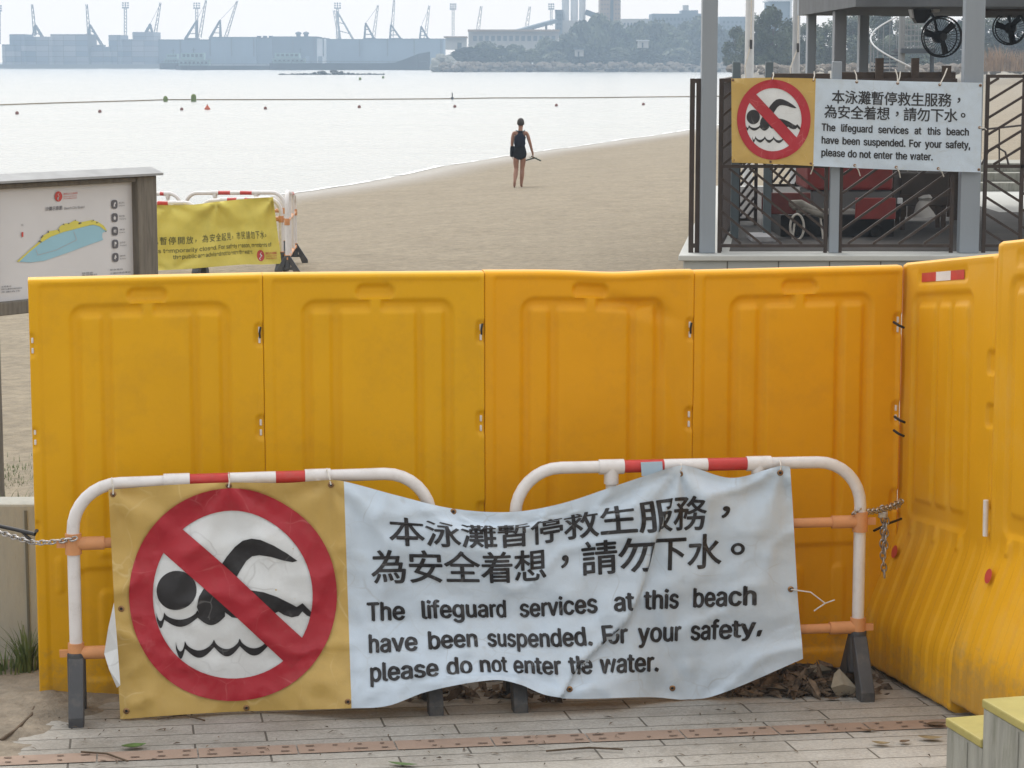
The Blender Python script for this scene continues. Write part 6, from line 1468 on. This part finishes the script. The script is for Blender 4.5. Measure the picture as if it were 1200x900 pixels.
bld('low_shed', 'small shed with a flat dark roof at the left end of the headland', 'shed', 522, 546, 44, 58, 840, 16, 'bldg', lambda t: (far_box('roof', 'tan', 520, 547, 42.5, 44.2, 838, 20, t), far_box('door', 'shed_d', 536, 541, 50, 58, 839.7, .2, t)))
bld('office_block', 'pale office block with a stepped roof behind the headland trees', 'building', 728, 764, 22, 44, 960, 18, 'bldg', lambda t: wins(t, 730, 762, 25, 38, 8, 2, 960))
bld('office_block', 'grey blue factory block with a raised centre left of the pavilion post', 'building', 764, 822, 16, 44, 940, 22, 'shed', lambda t: (far_box('penthouse', 'shed', 799, 818, 12, 16, 942, 14, t), wins(t, 766, 820, 19, 40, 12, 3, 940), far_box('roof_tank', 'bldg', 801, 807, 6, 12, 945, 5, t)))
bld('office_block', 'pale blue block seen between the left pavilion post and the flagpole', 'building', 843, 880, 19.5, 60, 960, 20, 'shed', lambda t: wins(t, 846, 876, 23, 40, 6, 3, 960))
bld('office_block', 'pale blue glass building behind the trees at the roof edge', 'building', 902, 928, 1.5, 40, 700, 16, 'shed', lambda t: (far_box('parapet', 'white_paint', 901, 929, -.5, 1.5, 699, 18, t), far_box('corner_fin', 'white_paint', 926, 928.3, 1.6, 22, 698.6, 1, t)))
bld('office_block', 'low white hut among the headland trees', 'hut', 748, 760, 48, 56, 770, 5, 'bldg', lambda t: (far_box('roof', 'silo', 747, 761, 46.8, 48, 769, 7, t), far_box('door', 'shed_d', 752, 754, 50, 56, 769.8, .15, t)))
bld('office_block', 'pale grey hut low in the headland trees near the shore', 'hut', 674, 684, 58, 66, 766, 5, 'bldg', lambda t: (far_box('roof', 'shed', 673, 685, 57, 58, 765, 7, t), far_box('door', 'shed_d', 677, 679, 60.5, 66, 765.8, .15, t)))

# port: container stacks, sheds, ships, cranes, light masts
def cont_mat():
    m = bpy.data.materials.new('stacked containers'); m.use_nodes = True; t = m.node_tree; b_ = t.nodes['Principled BSDF']
    tcn = t.nodes.new('ShaderNodeTexCoord'); mp = t.nodes.new('ShaderNodeMapping'); mp.inputs['Rotation'].default_value = (R(90), 0, 0); t.links.new(tcn.outputs['Object'], mp.inputs[0])
    br = t.nodes.new('ShaderNodeTexBrick'); br.offset = 0; br.inputs['Scale'].default_value = 1; br.inputs['Brick Width'].default_value = 6.1; br.inputs['Row Height'].default_value = 2.6; br.inputs['Mortar Size'].default_value = .12
    br.inputs['Color1'].default_value = (.30, .30, .32, 1); br.inputs['Color2'].default_value = (.10, .14, .20, 1); br.inputs['Mortar'].default_value = (.06, .06, .07, 1)
    t.links.new(mp.outputs[0], br.inputs['Vector']); t.links.new(br.outputs[0], b_.inputs['Base Color']); b_.inputs['Roughness'].default_value = .8; return m
CM = cont_mat()
for k, (u0, u1, v0, lb) in enumerate(((3, 14, 52, 'short stack of containers at the left edge of the far port'), (12, 27.5, 40, 'first tall block of containers on the far quay'), (28, 60, 43, 'wide pale block of containers between two cranes'), (60, 103, 40, 'widest tall block of containers on the far quay'), (103, 128, 55, 'low block of containers under a slanted crane leg'), (128, 141, 41, 'narrow tall container block left of the light mast'), (141, 180, 46, 'wide container block below the first light mast'), (156, 180, 37.5, 'highest dark container block in front of a crane'))):
    tag(far_box('container_stack', CM, u0, u1, v0, 77, YQ + 8 + 6 * k + (40 if k == 7 else 0), 24), lb, 'containers', 'container blocks in the far port')
sheds = [(180, 250, 47, 'shed', 'long pale grey transit shed left of the blue warehouses', 60), (248, 300, 44, 'shed', 'blue warehouse with dark pilasters behind the first barge', 40), (300, 322, 45, 'shed', 'blue warehouse bay joining two larger ones', 44), (320, 371, 43.5, 'shed_d', 'darker blue warehouse with two roof vents', 36), (371, 380, 45, 'silo', 'narrow white end wall of the dark warehouse', 36.5), (380, 426, 46.5, 'shed', 'blue warehouse under the double light mast', 50), (426, 520, 46, 'shed', 'long grey blue warehouse right of the cranes', 46)]
for u0, u1, v0, m_, lb, dY in sheds:
    def ex(t, u0=u0, u1=u1, v0=v0, dY=dY, m_=m_):
        Y = YQ + dY
        far_box('roof_edge', 'shed_d', u0 - .4, u1 + .4, v0 - .8, v0, Y - .6, 32, t)
        n = max(1, int((u1 - u0) / 25))
        for i in range(n): far_box('pilaster', 'crane', u0 + (i + .9) * (u1 - u0) / n - .8, u0 + (i + .9) * (u1 - u0) / n + .5, v0, 66, Y - .6, .6, t)
        for i in range(max(1, int((u1 - u0) / 9))): far_box('loading_door', 'shed', u0 + 2 + i * 9, u0 + 6.5 + i * 9, 66, 74, Y - .4, .3, t) if u0 + 6.5 + i * 9 < u1 else None
        if m_ == 'shed_d':
            for u_ in (346, 355): a = P(u_ + 2, v0, Y); MB().lathe((a.x, Y + 8, a.z), [(1.1, 0), (1.1, 1.4), (1.5, 1.5), (1.5, 2.3), (.3, 2.8)], 12).build('roof_vent', 'crane', t, smooth=40)
        if 290 < u0 < 310:
            for i in range(3): far_box('roof_plant', 'shed_d', 301 + i * 7, 305 + i * 7, v0 - 3, v0 - .8, Y + 4, 5, t)
    bld('warehouse', lb, 'warehouse', u0, u1, v0, 77, YQ + dY, 30, m_, ex, 'warehouses in the far port')
def crane(label, boom, frame, Y, m='crane'):
    (u0, v0), (u1, v1) = boom; t = thing('derrick_crane', label, 'crane', P(u1, v1 + 12, Y), 'derrick cranes in the far port'); k = Y / F
    def lat(name, a, c_, ww):
        b = MB(); d = (c_ - a); n = max(4, int(d.length / (ww * 1.6))); x = Vector((1, 0, 0)) * ww / 2; y = Vector((0, 1, 0)) * ww / 2
        cs_ = [x + y, x - y, -x - y, -x + y]
        for q in cs_: b.bar(a + q, c_ + q * .5, .2, .2)
        for i in range(n):
            p0, p1 = a + d * (i / n), a + d * ((i + 1) / n); f0, f1 = 1 - .5 * i / n, 1 - .5 * (i + 1) / n
            for j in range(4): b.bar(p0 + cs_[j] * f0, p1 + cs_[(j + 1) % 4] * f1, .12, .12)
        b.build(name, m, t)
    lat('boom', P(u1, v1, Y), P(u0, v0, Y), 1.5)
    if frame:
        ap, fl_, fr_ = frame; A0 = P(*ap, Y); b = MB()
        for q in (fl_, fr_):
            for yy in (-3, 3): b.bar(P(q[0], q[1], Y) + Vector((0, yy, 0)), A0 + Vector((0, yy * .3, 0)), .6, .6)
        for s_ in (.3, .6): b.bar(lerp(P(*fl_, Y), A0, s_), lerp(P(*fr_, Y), A0, s_), .4, .4)
        b.build('a_frame', m, t); MB().bar(A0, P(u0 + .3, v0 + 1, Y), .16, .16).build('stay_cable', m, t)
        far_box('machinery_house', m, min(fl_[0], fr_[0]) - 1, max(fl_[0], fr_[0]) + 1, max(fl_[1], fr_[1]) - 1.5, max(fl_[1], fr_[1]) + 5, Y - 3, 7, t)
    else: far_box('machinery_house', m, u1 - 2, u1 + 2.5, v1 - 1, v1 + 6, Y - 3, 7, t)
    return t
crane('crane with upright boom and slanted leg above the first container blocks', ((37.5, 5), (41, 41)), ((41.5, 29), (39.5, 42), (51, 46)), YQ + 70)
crane('crane with upright boom and long slanted leg left of the first light mast', ((101.5, 5), (104.5, 42)), ((105.5, 29), (103, 44), (120, 54)), YQ + 70)
crane('crane with a boom leaning right above the highest dark container block', ((188, 3), (181.5, 42)), ((176, 28), (171, 38), (180, 46)), YQ + 110)
crane('crane with leaning boom standing by the second light mast', ((241.5, 0), (234, 44)), ((230.5, 24), (217, 46), (231, 46)), YQ + 76)
crane('crane with the longest slanted boom right of the second light mast', ((278, 1), (264.5, 44)), ((258, 23.5), (246, 45), (258.5, 45)), YQ + 80)
crane('crane with a pale leaning mast and long stay at the double light mast', ((391, 12), (398, 46)), ((395, 13), (398.5, 46), (416.5, 51)), YQ + 70, 'mast')
crane('crane with a thin boom right of the long stay crane', ((443, 6), (437.5, 45)), ((428.5, 27), (427, 46), (438.5, 46)), YQ + 70)
crane('crane with a tall upright boom above the long grey blue warehouse', ((462, -2), (459, 44)), ((458, 29), (457, 46), (470, 46)), YQ + 74)
crane('crane with thin boom above the right end of the long warehouse', ((503, 6.5), (498.5, 45)), ((493.5, 31), (492, 46), (502, 46)), YQ + 70)
crane('slim crane boom standing behind the low headland shed', ((564, 7), (560, 36)), None, 1000)
crane('slim crane boom standing behind the inclined conveyor', ((621, 7.5), (617, 33)), None, 1000)
def mast(label, u_, v0, v1, Y, ww=5):
    k = Y / F; t = thing('light_mast', label, 'light mast', P(u_, v1, Y), 'floodlight masts in the far port'); b = MB(); a, c_ = P(u_, v1, Y), P(u_, v0 + 6, Y)
    n = 10; h = ww * .38 * k / 2
    cs_ = [Vector((sx * h, sy * h, 0)) for sx, sy in ((1, 1), (1, -1), (-1, -1), (-1, 1))]
    for q in cs_: b.bar(a + q, c_ + q, .22, .22)
    for i in range(n):
        for j in range(4): b.bar(lerp(a, c_, i / n) + cs_[j], lerp(a, c_, (i + 1) / n) + cs_[(j + 1) % 4], .13, .13)
    b.build('mast_frame', 'mast', t); b = MB()
    for i in range(3):
        for j in (-1, 0, 1): b.box(P(u_ + j * ww * .42, v0 + 1 + i * 2.6, Y - 1), (.8, .6, .75))
    b.bar(P(u_ - ww * .6, v0 + 7, Y), P(u_ + ww * .6, v0 + 7, Y), .3, .3); b.bar(P(u_, v0 + 7, Y), P(u_, v0, Y), .3, .3)
    b.build('lamp_head', 'mast', t)
mast('floodlight mast over the wide container block', 147, 2.5, 46, YQ + 90, 7); mast('floodlight mast rising beside the leaning crane above the long shed', 230.5, 3, 46, YQ + 90, 7)
mast('floodlight mast at the crane with the long stay', 395.5, 3, 47, YQ + 90, 7); mast('floodlight mast between the long warehouse and the headland', 531, 4, 42, 1050, 6.5)
mast('faint floodlight mast just left of the silo plant', 646, 4, 30, 1100, 6); mast('floodlight mast cut by the left edge of the photo', -.5, 6, 52, YQ + 60, 4)
def barge(label, u0, u1, vd, vb, Y, cab, mast_u=None, bow=0):
    a, c_ = P(u0, vb, Y), P(u1, vb, Y); z1 = P(u0, vd, Y).z; Lg = c_.x - a.x; t = thing('cargo_barge', label, 'barge', ((a.x + c_.x) / 2, Y, SEA), 'barges moored off the far port'); b = MB(); prof = []
    n = 14
    for i in range(n + 1):
        s_ = i / n; wd = 6 * min(1, (s_ / .12) ** .5 if s_ < .12 else 1, ((1 - s_) / .08) ** .5 if s_ > .92 else 1) + .3; zz = z1 + bow * sm(.75, 1, s_); x = a.x + Lg * s_
        b.v += [Vector((x, Y - wd, zz)), Vector((x, Y - wd * .85, SEA - .6)), Vector((x, Y + wd * .85, SEA - .6)), Vector((x, Y + wd, zz))]
        if i: o_ = 4 * i; b.f += [(o_ - 4, o_ - 3, o_ + 1, o_), (o_ - 3, o_ - 2, o_ + 2, o_ + 1), (o_ - 2, o_ - 1, o_ + 3, o_ + 2), (o_ - 1, o_ - 4, o_, o_ + 3)]
    b.f += [(0, 1, 2, 3), (4 * n + 3, 4 * n + 2, 4 * n + 1, 4 * n)]; b.build('hull', 'hull', t)
    cu0, cu1, cv0 = cab; far_box('lower_cabin', 'cabin', cu0, cu1, cv0 + (vd - cv0) * .55, vd - .1, Y - 2.5, 5, t); far_box('wheelhouse', 'cabin', cu0 + 3, cu1 - 6, cv0, cv0 + (vd - cv0) * .52, Y - 2, 4, t)
    far_box('deck_roof', 'bldg', cu0 - 1, cu1 + 1, cv0 + (vd - cv0) * .53, cv0 + (vd - cv0) * .545, Y - 3, 6, t)
    wins(t, cu0 + 4, cu1 - 7, cv0 + .8, cv0 + (vd - cv0) * .35, 5, 1, Y - 2.05, 'crane', .6, .8); wins(t, cu0 + 1, cu1 - 1, cv0 + (vd - cv0) * .65, vd - 1.5, 7, 1, Y - 2.55, 'crane', .5, .7)
    b = MB(); mu = mast_u or (cu0 + cu1) / 2
    b.bar(P(mu, cv0, Y), P(mu, cv0 - 6, Y), .25, .25); b.bar(P(mu - 2.5, cv0 - 3.5, Y), P(mu + 2.5, cv0 - 3.5, Y), .18, .18); b.build('mast', 'crane', t)
    b = MB()
    for i in range(9): u_ = lerp(u0 + 3, u1 - 3, i / 8); b.bar(P(u_, vd, Y - 5), P(u_, vd - 2.2, Y - 5), .18, .18)
    b.bar(P(u0 + 3, vd - 2.2, Y - 5), P(u1 - 3, vd - 2.2, Y - 5), .16, .16); b.build('guard_rail', 'crane', t)
    return t
barge('dark barge with a green cabin at its left end, left of the other', 206, 316, 77, 82.6, 930, (209, 245, 62))
barge('longer dark barge with green deckhouse and raised right bow', 316, 504, 74, 82.3, 925, (319, 357, 62), 352, 4.5)
barge('small hazy work boat moored behind the left barge', 187, 222, 74, 80, 1010, (192, 214, 63))
MB_ = MB(); rn = random.Random(44)
ri = thing('rock_islet', 'low dark rock islet in the water in front of the long barge', 'rocks', P(385, 86.5, 590))
for i in range(150):
    u_ = rn.uniform(328, 450); t = (u_ - 328) / 122; hgt = .25 + 1.0 * math.exp(-((t - .48) / .17) ** 2); rock(MB_, Vector((P(u_, 80, 590).x, 590 + rn.uniform(-3, 3), SEA + rn.uniform(-.1, .75) * hgt)), rn.uniform(.3, .7) * (.6 + .5 * hgt), rn, .55)
MB_.build('rocks', 'rock_d', ri, smooth=30)
# floating boom and buoys
def W_(u_, v_): return G(u_, v_, SEA + .05)
bpx = [(-40, 124.5), (60, 121), (140, 118.8), (197, 117), (300, 117), (420, 116.6), (520, 116), (580, 115), (680, 114.8), (800, 113.4), (900, 112.5)]
bl = thing('floating_boom', 'long brown floating boom line across the bathing water', 'boom', W_(400, 117)); pts = [W_(*p) for p in bpx]; b = MB()
seg = []
for p, q in zip(pts, pts[1:]):
    n = max(1, int((q - p).length / 3.0)); seg += [lerp(p, q, i / n) for i in range(n)]
seg.append(pts[-1]); b.tube([p + Vector((0, .15 * math.sin(i * 1.3), 0.02)) for i, p in enumerate(seg)], .055, 6); b.build('float_line', 'boom', bl, smooth=60)
def buoy(label, u_, v_, d, h, m, group, cone=False):
    p = W_(u_, v_); p.z = SEA
    t = thing('buoy', label, 'buoy', p, group)
    if cone: pr = [(d * .5, -.1), (d * .55, .08), (d * .4, h * .4), (d * .12, h * .85), (.02, h)]
    elif h > d * 1.2: pr = [(d * .35, -.15), (d * .5, 0), (d * .5, h * .6), (d * .46, h * .8), (d * .36, h * .92), (d * .2, h)]
    else: pr = [(d * .2, -d * .2), (d * .45, -d * .05), (d * .5, h * .45), (d * .42, h * .8), (d * .25, h)]
    MB().lathe(p, pr, 14).build('float_body', m, t, smooth=50)
    MB().lathe(p + Vector((0, 0, h - .004)), [(.03, 0), (.045, .01), (.045, .02), (.02, .03)], 8).build('top_ring', 'grey_pl', t, smooth=50)
buoy('green buoy at the left break of the boom line, shorter one', 194, 118.3, .40, .45, 'buoy_g', 'green buoys on the boom'); buoy('green buoy right of its pair, taller and at the boom gap', 227, 118.3, .44, .62, 'buoy_g', 'green buoys on the boom')
buoy('orange cone buoy in the row of small floats', 243, 127.6, .38, .36, 'buoy_o', 'orange cone buoy', True)
for k, (u_, v_) in enumerate(((20, 133), (117, 131), (213, 128.4), (311, 127.3), (421, 125.6), (533, 125.2), (652, 123.8), (754, 122.5))):
    buoy(f'small dull red float on the water, {ORD[k]} from the left in its row', u_, v_, .24, .18, 'buoy_d', 'small floats inside the boom')
for k, (u_, v_) in enumerate(((422, 93.6), (449, 91.6))): buoy(['tiny far float right of the rock islet, lower one', 'tiny far float right of the rock islet, upper one'][k], u_, v_, .5, .5, 'buoy_g', 'tiny far floats')
p = W_(530, 116); tag(MB().tube([(p.x, p.y, SEA - .3), (p.x, p.y, SEA + .6)], .05, 8).tube([(p.x, p.y, SEA + .05), (p.x, p.y, SEA + .2)], .14, 8).build('marker_pole', 'grey_pl', smooth=40, origin=(p.x, p.y, SEA)), 'thin marker pole standing on the boom line', 'marker')

# ------------------------------------------------------------------ haze
mb = MB().span(-900, 900, -70, 1420, -6.5, 46)
hz_ = mb.build('haze', None); hz_['kind'] = 'stuff'
m = bpy.data.materials.new('haze air'); m.use_nodes = True; t = m.node_tree; t.nodes.clear(); o_ = t.nodes.new('ShaderNodeOutputMaterial'); v_ = t.nodes.new('ShaderNodeVolumePrincipled')
v_.inputs['Color'].default_value = (0.56, 0.71, 0.89, 1); v_.inputs['Density'].default_value = 0.00068; v_.inputs['Anisotropy'].default_value = 0.0
t.links.new(v_.outputs[0], o_.inputs['Volume']); hz_.data.materials.append(m)
